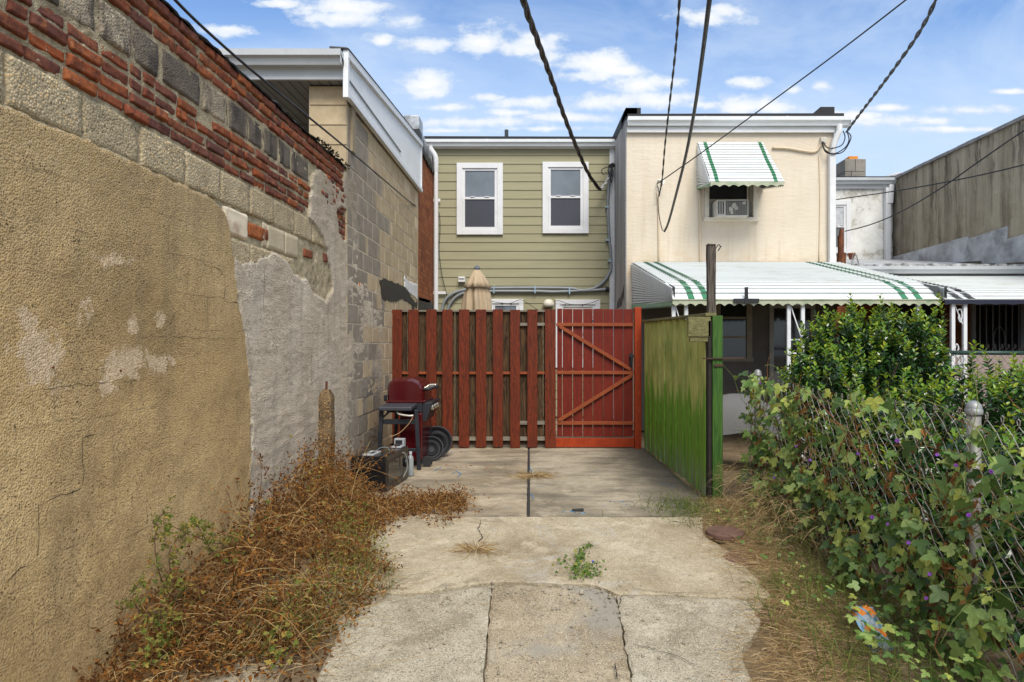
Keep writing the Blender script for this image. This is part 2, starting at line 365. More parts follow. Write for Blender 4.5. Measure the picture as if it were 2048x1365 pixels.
for c in range(4):                                      # lower band of bricks
    z0 = 2.462+c*.069; y = .8+(.105 if c % 2 else 0)
    while y < 5.75:
        L = .2+R.uniform(-.012, .012) if R.random() < .8 else .105
        if y+L*.5 < 5.52+.05*c and not (c == 3 and R.random() < .12 and y > 2.8):
            dz = R.uniform(-.004, .004); stone(b, y+.005+R.uniform(0,.004), y+L-.006-R.uniform(0,.004), z0+.006+dz+R.uniform(-.002,.004), z0+.060+dz+R.uniform(-.006,.003), .022, .003+R.uniform(-.012, .010), fw, sd, 9, 5, .009, .006)
        y += L; sd += 1
for c in range(3):                                      # upper band
    z0 = 2.942+c*.072; y = .75+(.1 if c % 2 else 0)
    while y < 6.5:
        L = .2+R.uniform(-.01, .01) if R.random() < .78 else .1
        stone(b, y+.003, min(y+L-.004, 6.55), z0+.006, z0+.063, .022, .004+R.uniform(-.008, .007), fw, sd, 8, 4, .008, .006)
        y += L; sd += 1
for c in range(4):                                      # small bricks showing at the end of the wall
    for k in range(5):
        y = 6.2+k*.115+(.05 if c % 2 else 0); z0 = 2.40+c*.068; stone(b, y, y+.098, z0, z0+.055, .014, .000, fw, sd, 4, 3, .004, .006); sd += 1
for px, py, w, h in ((513,464,34,28), (533,470,7,24), (617,508,17,17), (653,516,7,18), (653,490,6,10)):
    y0, z1 = wp(px-w/2, py-h/2); y1, _ = wp(px+w/2, py); s_ = 1.97/(CX-px); zc = Z_(py, F*WX/(px-CX)); stone(b, y0, y1, zc-h*s_/2, zc+h*s_/2, .02, .002, fw, sd, 6, 5, .005, .008); sd += 1
for c in range(5):                                      # bricks half smeared with cement at the top corner
    for k in range(7):
        if R.random() < (.35 if k < 3 else .8):
            y = 5.75+k*.107+(.05 if c % 2 else 0); z0 = 2.66+c*.058; stone(b, y, y+.094, z0, z0+.046, .014, .016+R.uniform(-.004,.003), fw, sd, 4, 3, .006, .005); sd += 1
b.build('brickwork', BR, root, smooth=True, recalc=False)
b = MB()
y = 1.185
while y < 6.3:                                          # first course of pebble blocks under the bricks
    L = .404; stone(b, y+.006, y+L-.006, 2.257, 2.453, .02, .000+R.uniform(-.003, .004), fw, sd, 12, 8, .005, .007); y += L; sd += 1
for (a0, a1) in ((4.10,4.12), (4.12,4.42), (4.43,4.63), (4.635,4.93), (4.94,5.2)):
    if a1-a0 > .1: stone(b, a0, a1, 1.87, 2.055, .02, .004, fw, sd, 12, 8, .010, .01); sd += 1
stone(b, 4.72, 5.02, 1.66, 1.86, .02, .004, fw, sd, 8, 8, .01, .01)
b.build('pebble_blocks', PB, root, smooth=True, recalc=False)
b = MB(); stone(b, 4.055, 4.38, 2.07, 2.245, .02, .006, fw, 501, 10, 8, .008, .02)
b.build('whitewashed_block', simple('whitewash', (.66,.57,.42), .8, .12, 5, .4, 40, dirt=(.33,.14,.04), dirtamt=.8), root, smooth=True, recalc=False)
b = MB()
for a0, a1 in ((4.70,5.02), (5.03,5.30), (4.62,4.69)):
    stone(b, a0, a1, 2.07, 2.245, .02, .000, fw, sd, 10, 6, .003, .006); sd += 1
b.build('smooth_blocks', LB, root, smooth=True, recalc=False)
b = MB(); yy = [.9,1.3,1.7,2.1,2.42,2.68,2.90,3.145,3.155,3.38,3.39,3.785,3.80,4.09,4.12,4.37,4.40,4.62,4.64,4.90,4.92,5.15,5.17,5.55]
for i in range(0, len(yy)-1):
    a0, a1 = yy[i], yy[i+1]
    if a1-a0 < .03: continue
    stone(b, a0+.012, a1-.012, 2.750, 2.930, .024, .000+R.uniform(-.005, .006), fw, sd, 12, 8, .009, .010); sd += 1
b.build('stained_blocks', DB, root, smooth=True, recalc=False)
# black tar along the top
b = MB(); n = 150
def tarp(i, k):
    y = .6+(6.62-.6)*i/n; e = noise.noise(Vector((y*9, k*.3, 2)))*.012+noise.noise(Vector((y*31, k, 4)))*.010
    prof = [(-.36,3.13),(-.36,3.160),(-.10,3.172),(.004,3.168),(.022,3.158),(.016,3.148)]
    px_, pz = prof[k]; return (WX+px_+e*(k > 2), y, pz+e*.9)
for i in range(n):
    for k in range(5): b.add([tarp(i, k), tarp(i+1, k), tarp(i+1, k+1), tarp(i, k+1)], [(0, 1, 2, 3)])
for i in range(60):                                      # torn flakes near the end
    y = R.uniform(5.6, 6.6); z = 3.165+R.uniform(-.01, .035); b.add([(WX+.03, y, z), (WX+.045, y+.03, z+R.uniform(-.02, .03)), (WX+.02, y+.045, z-.01)], [(0, 1, 2)])
b.build('tar_coping', simple('tar', (.018,.018,.02), .55, .3, 9, .6, 40), root, smooth=True, recalc=False)
# cracks as thin grooves of dark following the coat
CK = simple('crack_dark', (.03,.024,.018), .95, .2, 20, 0)
def crack(mb, pts, w, f, step=.03):
    P = [Vector((*p, 0)) for p in pts]; out = []
    for a, c in zip(P, P[1:]):
        L = (c-a).length; m = max(1, int(L/step))
        for i in range(m): out.append(a.lerp(c, i/m))
    out.append(P[-1]); nn = len(out); ww = []
    for i, p in enumerate(out):
        q = (out[min(i+1, nn-1)]-out[max(0, i-1)]).normalized(); nr = Vector((-q.y, q.x, 0))
        j = noise.noise(Vector((p.x*19, p.y*19, 1)))*.018*(0 < i < nn-1); wi = w*.7*(.30+abs(noise.noise(Vector((p.x*13, p.y*13, 7))))*1.9)*(0.25 if i in (0, nn-1) else 1)
        c = p+nr*j; ww.append((f(*(c-nr*wi)[:2]), f(*(c+nr*wi)[:2])))
    for a, c in zip(ww, ww[1:]): mb.add([a[0], c[0], c[1], a[1]], [(0, 1, 2, 3)])
b = MB(); wf = lambda y, z: wallpt(y, z, .0035)
def z3(*q): return [wp(x/1.784, 600+y/1.784) for x, y in q]
def z6(*q): return [wp(x/2.73, 300+y/2.73) for x, y in q]
for pts, w in ((z3((2,1010),(60,965),(118,928),(128,860),(123,735),(225,690),(285,672),(288,585),(284,492),(340,478)), .0028),
               (z3((400,1330),(470,1275),(500,1245),(560,1200)), .006), (z3((398,320),(385,430),(400,640),(402,780),(270,870),(130,930)), .0012),
               (z3((140,320),(250,305),(480,286)), .0016), (z6((1090,600),(1120,630),(1190,655),(1215,690),(1210,820),(1290,840)), .0022),
               (z6((750,1030),(900,1018),(1100,1030),(1300,1035)), .0014), (z3((890,560),(888,640),(885,750)), .004),
               (z6((1432,640),(1430,760),(1427,872)), .004), (z6((1690,1100),(1692,1300)), .003), (z6((1490,1040),(1500,1100)), .004), (z3((1105,180),(1107,320)), .003)):
    crack(b, pts, w, wf)
b.build('cracks', CK, root, recalc=False)
b = MB()
for x, y in ((101,735), (236,742)):
    q = wallpt(*wp(x, y)); b.lathe([(.001,0),(.005,.0),(.006,.003),(.002,.005)], (q[0]+.002, q[1], q[2]), 8, M=Matrix.Rotation(math.pi/2, 4, 'Y'))
b.build('screw_hole', simple('rust_hole', (.12,.03,.012), .8), root)
# broken concrete stub against the wall
root = thing('concrete_stub_post', 'short broken concrete post with rusty iron stub leaning on the grey cement wall', 'post', (-1.88, 5.8, 0))
b = MB(); n = 14
def sp(u, v):
    a = u*2*math.pi; z = v*.97; r = .055*(1+.28*noise.noise(Vector((math.cos(a)*2, math.sin(a)*2, z*5))))*(1 if v < .93 else 1-.55*(v-.93)/.07)
    cx = max(-1, min(1, 1.5*math.cos(a)))*r; cy_ = max(-1, min(1, 1.5*math.sin(a)))*r
    return (-1.905+cx+.01*noise.noise(Vector((a, z*11, 3))), 5.8+cy_, z+.02*noise.noise(Vector((math.cos(a)*3, math.sin(a)*3, 9)))*(v > .9))
b.grid(sp, 16, n); b.add([sp(k/16, 1) for k in range(16)], [tuple(range(16))])
b.build('shaft', pebbly('rusty_concrete', (.19,.13,.07), (.06,.038,.022), (.34,.23,.11), 60, .8, 1.0, 9), root, smooth=True)
b = MB(); b.tube([(-1.90,5.79,.93),(-1.902,5.79,1.02),(-1.90,5.792,1.045)], .011, 6); b.build('iron_stub', simple('rust', (.09,.03,.015), .85, .4, 30), root)

# ================================================================== BLOCK HOUSE (left, behind the wall)
root = thing('block_house', 'tan and grey concrete block house with white roof panel behind the left wall', 'house', (-2.6, 8.5, 0))
XB = -1.955
def cmu_mat():
    t = NT('cmu'); s = t.sep(); r = t.island()
    n = t.noise(1.0, 3, .6, vec=t.map((1, .9, 1.2)))
    g_ = t.math('ADD', t.math('ADD', t.math('MULTIPLY', t.math('SUBTRACT', s[1], 7.75), -.55), t.math('MULTIPLY', t.math('SUBTRACT', r, .5), .95)), t.math('MULTIPLY', t.math('SUBTRACT', n, .5), .25))
    g_ = t.math('MULTIPLY', t.rng(g_, -.04, .04), t.rng(s[1], 6.58, 6.62))
    tan = t.ramp(t.noise(9, 4), [(.3, (.42,.32,.19)), (.7, (.54,.43,.28))])
    tan = t.mix(t.rng(r, .85, .9, 0, .6), tan, (.68,.56,.38)); gry = t.ramp(t.noise(9, 4), [(.3, (.23,.195,.15)), (.7, (.34,.295,.235))])
    col = t.mix(g_, tan, gry); col = t.mix(t.rng(t.math('FRACT', t.math('MULTIPLY', r, 7.3)), 0, 1, 0, .25), col, (.17,.14,.1))
    col = t.mix(t.rng(t.vor(120), .1, .3, .35, 0), col, (.12,.09,.06))
    return t.out(col, .9, t.bump(t.noise(120, 4, .7), .5, .004), .2)
CM = cmu_mat()
b = MB(); b.cur = 1
b.box(-2.34, XB-.0035, 6.588, 10.44, -.02, 3.985); b.cur = 0
fs = lambda a, z, d: (XB+d, a, z); ff = lambda a, z, d: (a, 6.575-d, z)
def blk(y0, y1, z0, z1, fn, dj=0):
    d = .004; q = [fn(y0, z0, -.012), fn(y1, z0, -.012), fn(y1, z1, -.012), fn(y0, z1, -.012), fn(y0+d, z0+d, dj), fn(y1-d, z0+d, dj), fn(y1-d, z1-d, dj), fn(y0+d, z1-d, dj)]
    b.add(q, [(4,5,6,7),(0,1,5,4),(1,2,6,5),(2,3,7,6),(3,0,4,7)])
for c in range(20):
    z0 = c*.2-.005; z1 = z0+.192
    if z1 > 3.99: z1 = 3.99
    y = 6.585+(.2 if c % 2 else 0)
    if c % 2: blk(6.58, 6.777, z0, z1, fs)
    while y < 10.42:
        blk(y+.005, min(y+.393, 10.43), z0+.002, z1-.002, fs, R.uniform(-.001, .002)); y += .4
    blk(-2.335, XB-.002, z0, z1, ff, .001)
def mort(t, col): return col
b.build('wall', [CM, simple('cmu_mortar', (.58,.50,.37), .9)], root)
# tar smear and white paint patch on the block wall
def plate(name, pts, X, mat, th=.004, jit=.02, parent=root, X2=None):
    poly = []
    for (y0, z0), (y1, z1) in zip(pts, pts[1:]+pts[:1]):
        L = math.hypot(y1-y0, z1-z0); m = max(1, int(L/.03))
        for i in range(m):
            t_ = i/m; poly.append((y0+(y1-y0)*t_+R.uniform(-jit, jit), z0+(z1-z0)*t_+R.uniform(-jit, jit)))
    b = MB(); b.prism(poly, X, X+th, 'x'); return b.build(name, mat, parent)
TAR = simple('tar_smear', (.016,.016,.018), .5, .4, 12, .7, 30)
plate('tar_smear', [(7.95,2.10),(7.9,2.16),(8.3,2.2),(9.4,2.2),(10.2,2.02),(10.35,2.06),(10.3,1.96),(9.2,2.02),(8.6,1.94),(8.05,1.93)], XB-.004, TAR, .011, .018)
plate('tar_smear', [(9.9,2.0),(10.1,2.0),(10.15,1.7),(9.95,1.5)], XB-.004, TAR, .009, .02)
plate('paint_patch', [(9.35,2.35),(9.8,2.3),(10.3,2.33),(10.35,2.1),(9.9,2.13),(9.35,2.22)], XB-.004, simple('white_paint_patch', (.72,.72,.70), .7), .012, .02)
b = MB(); b.box(XB-.002, XB+.03, 6.68, 6.80, 3.36, 3.82); b.build('pilaster', simple('cmu_strip', (.27,.215,.14), .9), root, bevel=.006)
# roof slab, gutter, soffit, rake panel
WM2 = simple('white_panel', (.70,.72,.73), .45, .05, 4, .05); WM = simple('shaded_white_metal', (.47,.49,.50), .4, .05, 4, .05, 30, .45, dirt=(.35,.34,.32), dirtamt=.35)  # gutter metal greyed in its colour for shade; panel is the bright copy
SW = simple('shaded_soffit', (.24,.25,.26), .5, .05, 4, 0)  # white soffit with the shade under the roof put into its colour
def gutter_prof(y, z, s=1.0):
    return [(y, z), (y-.012*s, z+.012*s), (y-.075*s, z+.012*s), (y-.095*s, z+.06*s), (y-.125*s, z+.075*s), (y-.13*s, z+.125*s), (y-.12*s, z+.128*s), (y-.116*s, z+.09*s), (y-.085*s, z+.075*s), (y-.02*s, z+.06*s), (y-.005*s, z+.125*s), (y, z+.125*s)]
def gutter(x0, x1, y, z, s=1.0, name='gutter', parent=None, mat=None):
    b = MB(); b.prism(gutter_prof(y, z, s), x0, x1)
    b.box(x0, x0+.004, y-.125*s, y, z+.01, z+.12*s); b.box(x1-.004, x1, y-.125*s, y, z+.01, z+.12*s)
    k = x0+1.2
    while k < x1-.3: b.box(k, k+.02, y-.131*s, y-.12*s, z+.075*s, z+.127*s); k += 1.3
    return b.build(name, mat or WM, parent)
gutter(-5.6, -1.925, 6.42, 4.085, 1.15, parent=root)
b = MB(); b.box(-5.6, -1.93, 6.42, 6.45, 3.99, 4.10); b.build('fascia', WM, root, bevel=.004)
b = MB(); x = -5.6
while x < -2.0:
    b.box(x, x+.082, 6.45, 8.9, 4.0, 4.012); b.box(x+.082, x+.1, 6.45, 8.9, 4.008, 4.02); x += .1
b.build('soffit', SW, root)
b = MB(); b.prism([(6.40,4.225),(6.40,4.25),(10.44,4.60),(10.44,4.0),(6.46,4.02)], -5.6, -1.93, 'x'); b.build('roof', simple('roof_black', (.03,.03,.032), .8), root)
b = MB(); b.box(-5.6, -2.36, 7.75, 7.85, 0, 4.0); b.build('porch_wall', simple('porch_dark', (.16,.15,.14), .9), root)
# rake panel with fine ribs
b = MB()
zt = lambda y: 4.25+(y-6.4)*.089
y = 6.42
while y < 10.42:
    b.box(XB+.03, XB+.042, y, y+.05, 3.87, 4.1); vs = b.v[-8:]
    for k in range(4, 8): b.v[len(b.v)-8+k] = (b.v[len(b.v)-8+k][0], b.v[len(b.v)-8+k][1], zt(b.v[len(b.v)-8+k][1])-.04)
    b.box(XB+.03, XB+.036, y+.05, y+.062, 3.87, zt(y)-.04); y += .062
b.build('rake_panel', WM2, root)
b = MB()
b.hexa([(XB+.02,6.38,zt(6.38)-.06),(XB+.075,6.38,zt(6.38)-.06),(XB+.075,10.46,zt(10.46)-.06),(XB+.02,10.46,zt(10.46)-.06),(XB+.02,6.38,zt(6.38)+.02),(XB+.075,6.38,zt(6.38)+.02),(XB+.075,10.46,zt(10.46)+.02),(XB+.02,10.46,zt(10.46)+.02)])
b.box(XB+.02, XB+.07, 6.385, 10.46, 3.82, 3.875); b.box(XB+.02, XB+.072, 6.378, 6.43, 3.80, zt(6.4)+.01); b.box(XB+.02, XB+.06, 10.42, 10.462, 3.87, zt(10.4))
b.build('rake_trim', WM2, root, bevel=.004)
b = MB(); b.hexa([(XB-.1,6.34,zt(6.38)+.02),(XB+.085,6.36,zt(6.38)+.022),(XB+.085,10.48,zt(10.46)+.022),(XB-.1,10.48,zt(10.46)+.022),(XB-.1,6.34,zt(6.38)+.035),(XB+.06,6.36,zt(6.38)+.035),(XB+.06,10.48,zt(10.46)+.03),(XB-.1,10.48,zt(10.46)+.035)])
b.build('drip_edge', simple('drip_dark', (.04,.04,.045), .5), root)
# ================================================================== BRICK HOUSE slice behind it
root = thing('brick_house', 'narrow red brick house with black tarred roof edge between block and sage houses', 'house', (-2.3, 11.2, 0))
XR = -1.965
def smallbrick():
    t = NT('small_brick'); m = t.n('ShaderNodeTexBrick'); s = t.sep(); cx_ = t.n('ShaderNodeCombineXYZ'); t.setin(cx_.inputs[0], t.math('ADD', s[1], s[0])); t.setin(cx_.inputs[1], s[2])
    t.setin(m.inputs['Vector'], cx_.outputs[0]); m.inputs['Scale'].default_value = 1; m.inputs['Brick Width'].default_value = .21; m.inputs['Row Height'].default_value = .072; m.inputs['Mortar Size'].default_value = .006
    m.inputs['Color1'].default_value = (.24,.070,.030,1); m.inputs['Color2'].default_value = (.36,.12,.045,1); m.inputs['Mortar'].default_value = (.10,.075,.055,1)
    n = t.noise(2.3, 5, .7); col = t.mix(t.rng(n, .52, .7, 0, .7), m.outputs[0], (.07,.035,.025)); n2 = t.noise(13, 5, .7); col = t.mix(t.rng(n2, .6, .7, 0, .5), col, (.4,.17,.07))
    return t.out(col, .9, t.bump(m.outputs['Fac'], -.7, .006), .15)
SB = smallbrick()
b = MB(); b.box(-3.2, XR, 10.46, 11.97, 0, 4.66); b.build('wall', SB, root)
b = MB()
for i in range(14):
    y = 10.48+i*.105; e = R.uniform(-.03, .03); e2 = R.uniform(-.04, .02); b.hexa([(XR-.3,y,4.6),(XR+.035,y,4.52+e2),(XR+.035,y+.12,4.50+e2),(XR-.3,y+.12,4.6),(XR-.3,y,4.83),(XR+.02,y,4.86-i*.012+e*.3),(XR+.02,y+.12,4.85-i*.012),(XR-.3,y+.12,4.83)])
b.build('tar_edge', simple('tar_edge', (.02,.02,.022), .5, .3, 9, .6, 30), root)
b = MB(); b.grid(lambda u, v: (XR+.02+.012*math.sin(u*40), 10.7+u*.9, 4.60+v*.28*(1-.5*u)), 20, 4); b.build('flashing', simple('silver_flash', (.5,.52,.54), .4, .3, 8, .5, 20, .5, .3), root, smooth=True)
b = MB(); b.box(-2.26, -2.0, 10.75, 11.12, 4.6, 5.18); o = b.build('chimney', simple('silver_tar', (.38,.40,.42), .5, .5, 5, .9, 12, .5, .2, dirt=(.05,.05,.05), dirtamt=.9), root, bevel=.03)
plate('tar_smear', [(10.5,2.12),(11.9,2.14),(11.95,1.95),(11.2,2.0),(10.9,1.85),(10.5,1.95)], XR-.004, TAR, .01, .03, root)
# ================================================================== shared house pieces
WHT = simple('white_trim', (.66,.66,.66), .45, .04, 3, .05, 40, .4, dirt=(.4,.39,.36), dirtamt=.3)
BLK = simple('black_felt', (.022,.022,.024), .75, .3, 8, .4, 30)
def glass(name, c, r=.06):
    t = NT(name); return t.out(t.mix(t.rng(t.noise(2), .4, .6), c, dim(c, 1.25)), r, t.bump(t.noise(1.2, 2), .06, .05), .6)
GL1 = glass('upper_glass', (.13,.15,.17)); 
def screen():
    t = NT('insect_screen'); s = t.sep(); w = t.noise(2.2, 3, .5, dist=1.5); a = t.math('SINE', t.math('MULTIPLY', t.math('ADD', s[0], t.math('MULTIPLY', w, .12)), 260.0)); return t.out(t.mix(t.rng(a, -1, 1, 0, .5), (.035,.035,.045), (.085,.085,.10)), .35, None, .45)
GL2 = screen()
def pipe_mat(name, c, r=.4, m=0.0): return simple(name, c, r, .1, 5, 0, spec=.5, metal=m)
GREYPIPE = pipe_mat('grey_pvc', (.22,.24,.25)); STEEL = simple('galvanised', (.42,.43,.43), .45, .2, 14, .2, 60, .5, .6, dirt=(.2,.15,.1), dirtamt=.35)
def window(parent, x0, x1, z0, z1, Y, casing=.09, sash=.04, glassmats=None, mid=.5):
    fr = MB(); y0, y1 = Y-.035, Y+.06
    fr.box(x0, x0+casing, y0, y1, z0, z1); fr.box(x1-casing, x1, y0, y1, z0, z1); fr.box(x0+casing, x1-casing, y0+.001, y1, z1-casing, z1); fr.box(x0+casing, x1-casing, y0+.001, y1, z0, z0+casing)
    w = fr.build('window', WHT, parent, bevel=.004)
    a0, a1, b0, b1 = x0+casing, x1-casing, z0+casing, z1-casing; zm = b0+(b1-b0)*mid
    s = MB()
    for (q0, q1, yo) in ((zm-.005, b1, .0), (b0, zm+.03, -.018)):
        s.box(a0+.012, a0+.012+sash, Y-.012+yo, Y+.02+yo, q0, q1); s.box(a1-.012-sash, a1-.012, Y-.012+yo, Y+.02+yo, q0, q1)
        s.box(a0+.012+sash, a1-.012-sash, Y-.012+yo, Y+.02+yo, q1-sash, q1); s.box(a0+.012+sash, a1-.012-sash, Y-.012+yo, Y+.02+yo, q0, q0+sash)
    s.box(a0, a0+.014, Y-.02, Y+.05, b0, b1); s.box(a1-.014, a1, Y-.02, Y+.05, b0, b1); s.box(a0, a1, Y-.02, Y+.05, b1-.003, b1+.001)
    for k in (.3, .7): s.box(a0+(a1-a0)*k-.04, a0+(a1-a0)*k+.04, Y-.045, Y-.03, zm+.03, zm+.042)
    so = s.build('sash', WHT, w); so.matrix_parent_inverse = Matrix()
    for (q0, q1, yo, m, nm) in ((zm, b1, .004, (glassmats or (GL1, GL2))[0], 'upper_pane'), (b0, zm, -.012, (glassmats or (GL1, GL2))[1], 'lower_pane')):
        p = MB(); p.box(a0+.02, a1-.02, Y+yo, Y+yo+.006, q0+.01, q1-.01); po = p.build(nm, m, w); po.matrix_parent_inverse = Matrix()
    return w
# ================================================================== SAGE HOUSE
x0, x1 = -2.13, 1.375
root = thing('sage_house', 'sage green lap-sided house with two white upstairs windows, straight behind the red fence', 'house', (-.4, YS, 0))
SG = NT('sage_siding'); n = SG.noise(1.0, 4, .6, vec=SG.map((1.2, 1, 26))); c = SG.ramp(n, [(.3, (.275,.255,.155)), (.7, (.325,.30,.19))])
c = SG.mix(SG.rng(SG.island(), 0, 1, 0, .09), c, (.25,.23,.12)); c = SG.mix(SG.rng(SG.noise(1.6, 5, .7, vec=SG.map((1, 1, .3))), .55, .75, 0, .25), c, (.27,.25,.13))
SG = SG.out(c, .7, SG.bump(SG.noise(1, 4, .6, vec=SG.map((5, 1, 130))), .15, .003), .3)
b = MB(); z = .05; lap = .1605; zt_ = 5.06
wins = [(X_(914,12)+.03, X_(1006,12)-.03), (X_(1085,12)+.03, X_(1177,12)-.03)]
while z < zt_:
    z1 = min(z+lap+.008, zt_+.02); b.hexa([(x0+.14, YS-.016, z), (x1-.095, YS-.016, z), (x1-.095, YS+.1, z), (x0+.14, YS+.1, z), (x0+.14, YS-.004, z1), (x1-.095, YS-.004, z1), (x1-.095, YS+.1, z1), (x0+.14, YS+.1, z1)]); z += lap
b.build('siding', SG, root)
b = MB(); b.box(x0, x1, YS+.02, YS+7, 0, 5.05); b.build('wall', simple('house_core', (.3,.28,.18)), root)
b = MB(); b.box(x1-.095, x1-.002, YS-.035, YS+.03, 0, 5.03); b.build('corner_trim', WHT, root, bevel=.004); b = MB(); b.box(x0+.05, x0+.14, YS-.03, YS+.03, 0, 5.03); b.build('corner_trim', WHT, root, bevel=.004)
gutter(x0-.05, x1+.0, YS-.06, 4.985, 1.0, parent=root, mat=WM2)
b = MB(); b.box(x0, x1, YS-.06, YS+.02, 4.99, 5.14); b.box(x0, x1, YS-.055, YS+.0, 4.975, 4.99); b.build('fascia', WHT, root, bevel=.004)
b = MB(); b.hexa([(x0-.02,YS-.15,5.118),(x1,YS-.15,5.118),(x1,YS+7,5.4),(x0-.02,YS+7,5.4),(x0-.02,YS-.15,5.175),(x1,YS-.15,5.165),(x1,YS+7,5.43),(x0-.02,YS+7,5.43)])
b.build('roof', BLK, root)
b = MB(); q = at(1013,272,13.5); b.tube([(q.x,13.5,5.1),(q.x,13.5,5.83)], .04, 10); b.build('vent_pipe', pipe_mat('vent_black', (.03,.03,.035)), root)
window(root, X_(914,12), X_(1006,12), Z_(470.5,12), Z_(327.5,12), YS-.02, .1); window(root, X_(1085,12), X_(1177,12), Z_(468,12), Z_(325.5,12), YS-.02, .1)
LB2 = simple('blind', (.55,.5,.45), .7, .05, 3, 0)
window(root, X_(976,12), X_(1047,12), .95, Z_(599,12), YS-.02, .08); window(root, X_(1111,12), X_(1200,12), .95, Z_(600,12), YS-.02, .09, glassmats=(LB2, LB2))
b = MB(); xd = X_(871,12)
b.tube(spline([(xd-.06,YS-.1,5.05),(xd-.06,YS-.1,4.95),(xd+.02,YS-.09,4.80),(xd+.02,YS-.07,4.55)], 5), .045, 10); b.tube([(xd+.02,YS-.07,4.56),(xd+.02,YS-.07,.1)], .042, 10)
for zz in (2.3, 4.0): b.box(xd-.03, xd+.2 if zz < 3 else xd+.1, YS-.075, YS-.06, zz, zz+.05)
b.build('downspout', WHT, root)
def cond(name, pts, r, m, n=8, par=root, seg=6): b = MB(); b.tube(spline(pts, seg), r, n); return b.build(name, m, par, smooth=True)
cl = YS-.06
cond('conduit', [at(881,640,cl),at(888,605,cl),at(905,588,cl),at(930,580,cl),at(960,577,cl),at(1070,576,cl),at(1140,577,cl),at(1160,581,cl),at(1185,578,cl),at(1205,566,cl),at(1217,550,cl),at(1222,535,cl),at(1221,500,cl),at(1218,470,cl),at(1216,400,cl),at(1221,345,cl)], .026, GREYPIPE, 8, root)
cond('conduit', [at(890,640,cl),at(899,610,cl),at(915,592,cl),at(935,585,cl),at(965,583,cl),at(1070,583,cl),at(1110,584,cl),at(1160,582,cl),at(1200,580,cl),at(1213,579,cl)], .026, GREYPIPE, 8, root)
STRAP = simple('strap', (.35,.45,.5), .35, .1, 5, 0, metal=.6)
for px, py in ((988,576),(1070,576),(1139,578),(1220,520),(1216,478),(1215,412)):
    b = MB(); q = at(px, py+3, cl); b.box(q.x-.012, q.x+.012, cl-.035, YS-.005, q.z-.075, q.z+.06) if py > 560 else b.box(q.x-.04, q.x+.03, cl-.035, YS-.005, q.z-.012, q.z+.012)
    b.build('pipe_strap', STRAP, root)
b = MB(); q = at(1213,579,cl); b.tube([(q.x-.02,cl,q.z),(q.x+.05,cl,q.z)], .042, 10); b.build('pipe_cap', BLK, root)
b = MB(); q = at(924,561,12); b.box(q.x-.06, q.x+.065, YS-.1, YS, q.z-.04, q.z+.055); b.box(q.x-.05, q.x+.055, YS-.12, YS-.1, q.z+.02, q.z+.05); b.build('vent_hood', WHT, root, bevel=.006)
b = MB(); q = at(1097,606,12); b.lathe([(.10,-.08),(.105,-.02),(.08,.03),(.04,.055),(.001,.06)], (q.x, YS-.1, q.z), 20); b.box(q.x-.05,q.x+.05,YS-.1,YS,q.z-.05,q.z); b.build('porch_light', simple('lamp_cream', (.62,.58,.48), .5), root, smooth=True)
# weatherhead with insulators and loops
b = MB(); q = at(1221,340,cl); b.tube([q, q+Vector((0,0,.08))], .04, 8); b.tube([q+Vector((0,-.02,.06)), q+Vector((.03,-.12,.05))], .045, 8)
for k in range(5):
    a = R.uniform(-.2, .05); c_ = R.uniform(-.25, -.05); b.tube(spline([q+Vector((.02,-.1,.05)), q+Vector((a-.03,-.15,c_*.5)), q+Vector((a,-.14,c_-.06)), q+Vector((.03+a*.2,-.12,-.12+k*.02)), q+Vector((.0,-.12,.0))], 5), .008, 5)
b.build('weatherhead', simple('black_cable', (.02,.02,.022), .45, .2, 10, 0), root)
cond('loose_wire', [at(866,425,cl),at(878,426,cl),at(880,460,cl),at(878,500,cl),at(884,550,cl),at(893,590,cl),at(899,640,cl)], .006, BLK, 5, root)
b = MB()   # string lights wire above the lower windows
b.tube(spline([at(978,602,11.9),at(1000,606,11.9),at(1020,607,11.9),at(1042,600,11.9),at(1060,610,11.9),at(1085,622,11.9),at(1112,602,11.9),at(1140,609,11.9),at(1170,609,11.9),at(1198,601,11.9)], 5), .005, 4)
for px, py in ((1005,607),(1022,608),(1130,609),(1165,610)): q = at(px, py, 11.9); b.lathe([(.008,.01),(.014,-.01),(.004,-.03)], q, 6)
b.build('string_light', BLK, root)
# ================================================================== CREAM HOUSE
cx0, cx1 = 1.385, X_(1668, YC)
root = thing('cream_house', 'cream stucco house with a white gutter and grey side wall, right of the sage house', 'house', (3.0, YC, 0))
t = NT('cream_stucco'); s_ = t.sep(); n = t.noise(1.3, 5, .6); col = t.ramp(n, [(.3, (.60,.52,.41)), (.7, (.66,.58,.465))])
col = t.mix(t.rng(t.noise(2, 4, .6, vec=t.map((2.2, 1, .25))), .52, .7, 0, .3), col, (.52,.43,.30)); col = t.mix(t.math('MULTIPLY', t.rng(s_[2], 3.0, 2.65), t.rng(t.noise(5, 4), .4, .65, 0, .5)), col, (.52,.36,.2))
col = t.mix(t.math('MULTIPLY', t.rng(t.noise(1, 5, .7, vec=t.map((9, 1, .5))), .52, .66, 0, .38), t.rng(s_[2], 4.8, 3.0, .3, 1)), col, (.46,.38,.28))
CS = t.out(col, .9, t.bump(t.noise(9, 3, .6, vec=t.map((.8, 1, 2.6))), .5, .012, t.bump(t.noise(120, 3), .25, .003)), .15)
wx0, wx1, wz0, wz1 = X_(1410,YC), X_(1513,YC), Z_(436,YC), Z_(352,YC)
b = MB(); Zt = 5.0
b.box(cx0+.004, wx0, YC, YC+.25, 0, Zt); b.box(wx1, cx1, YC, YC+.25, 0, Zt); b.box(wx0, wx1, YC+.001, YC+.25, 0, wz0); b.box(wx0, wx1, YC+.001, YC+.25, wz1, Zt)
b.build('wall', CS, root)
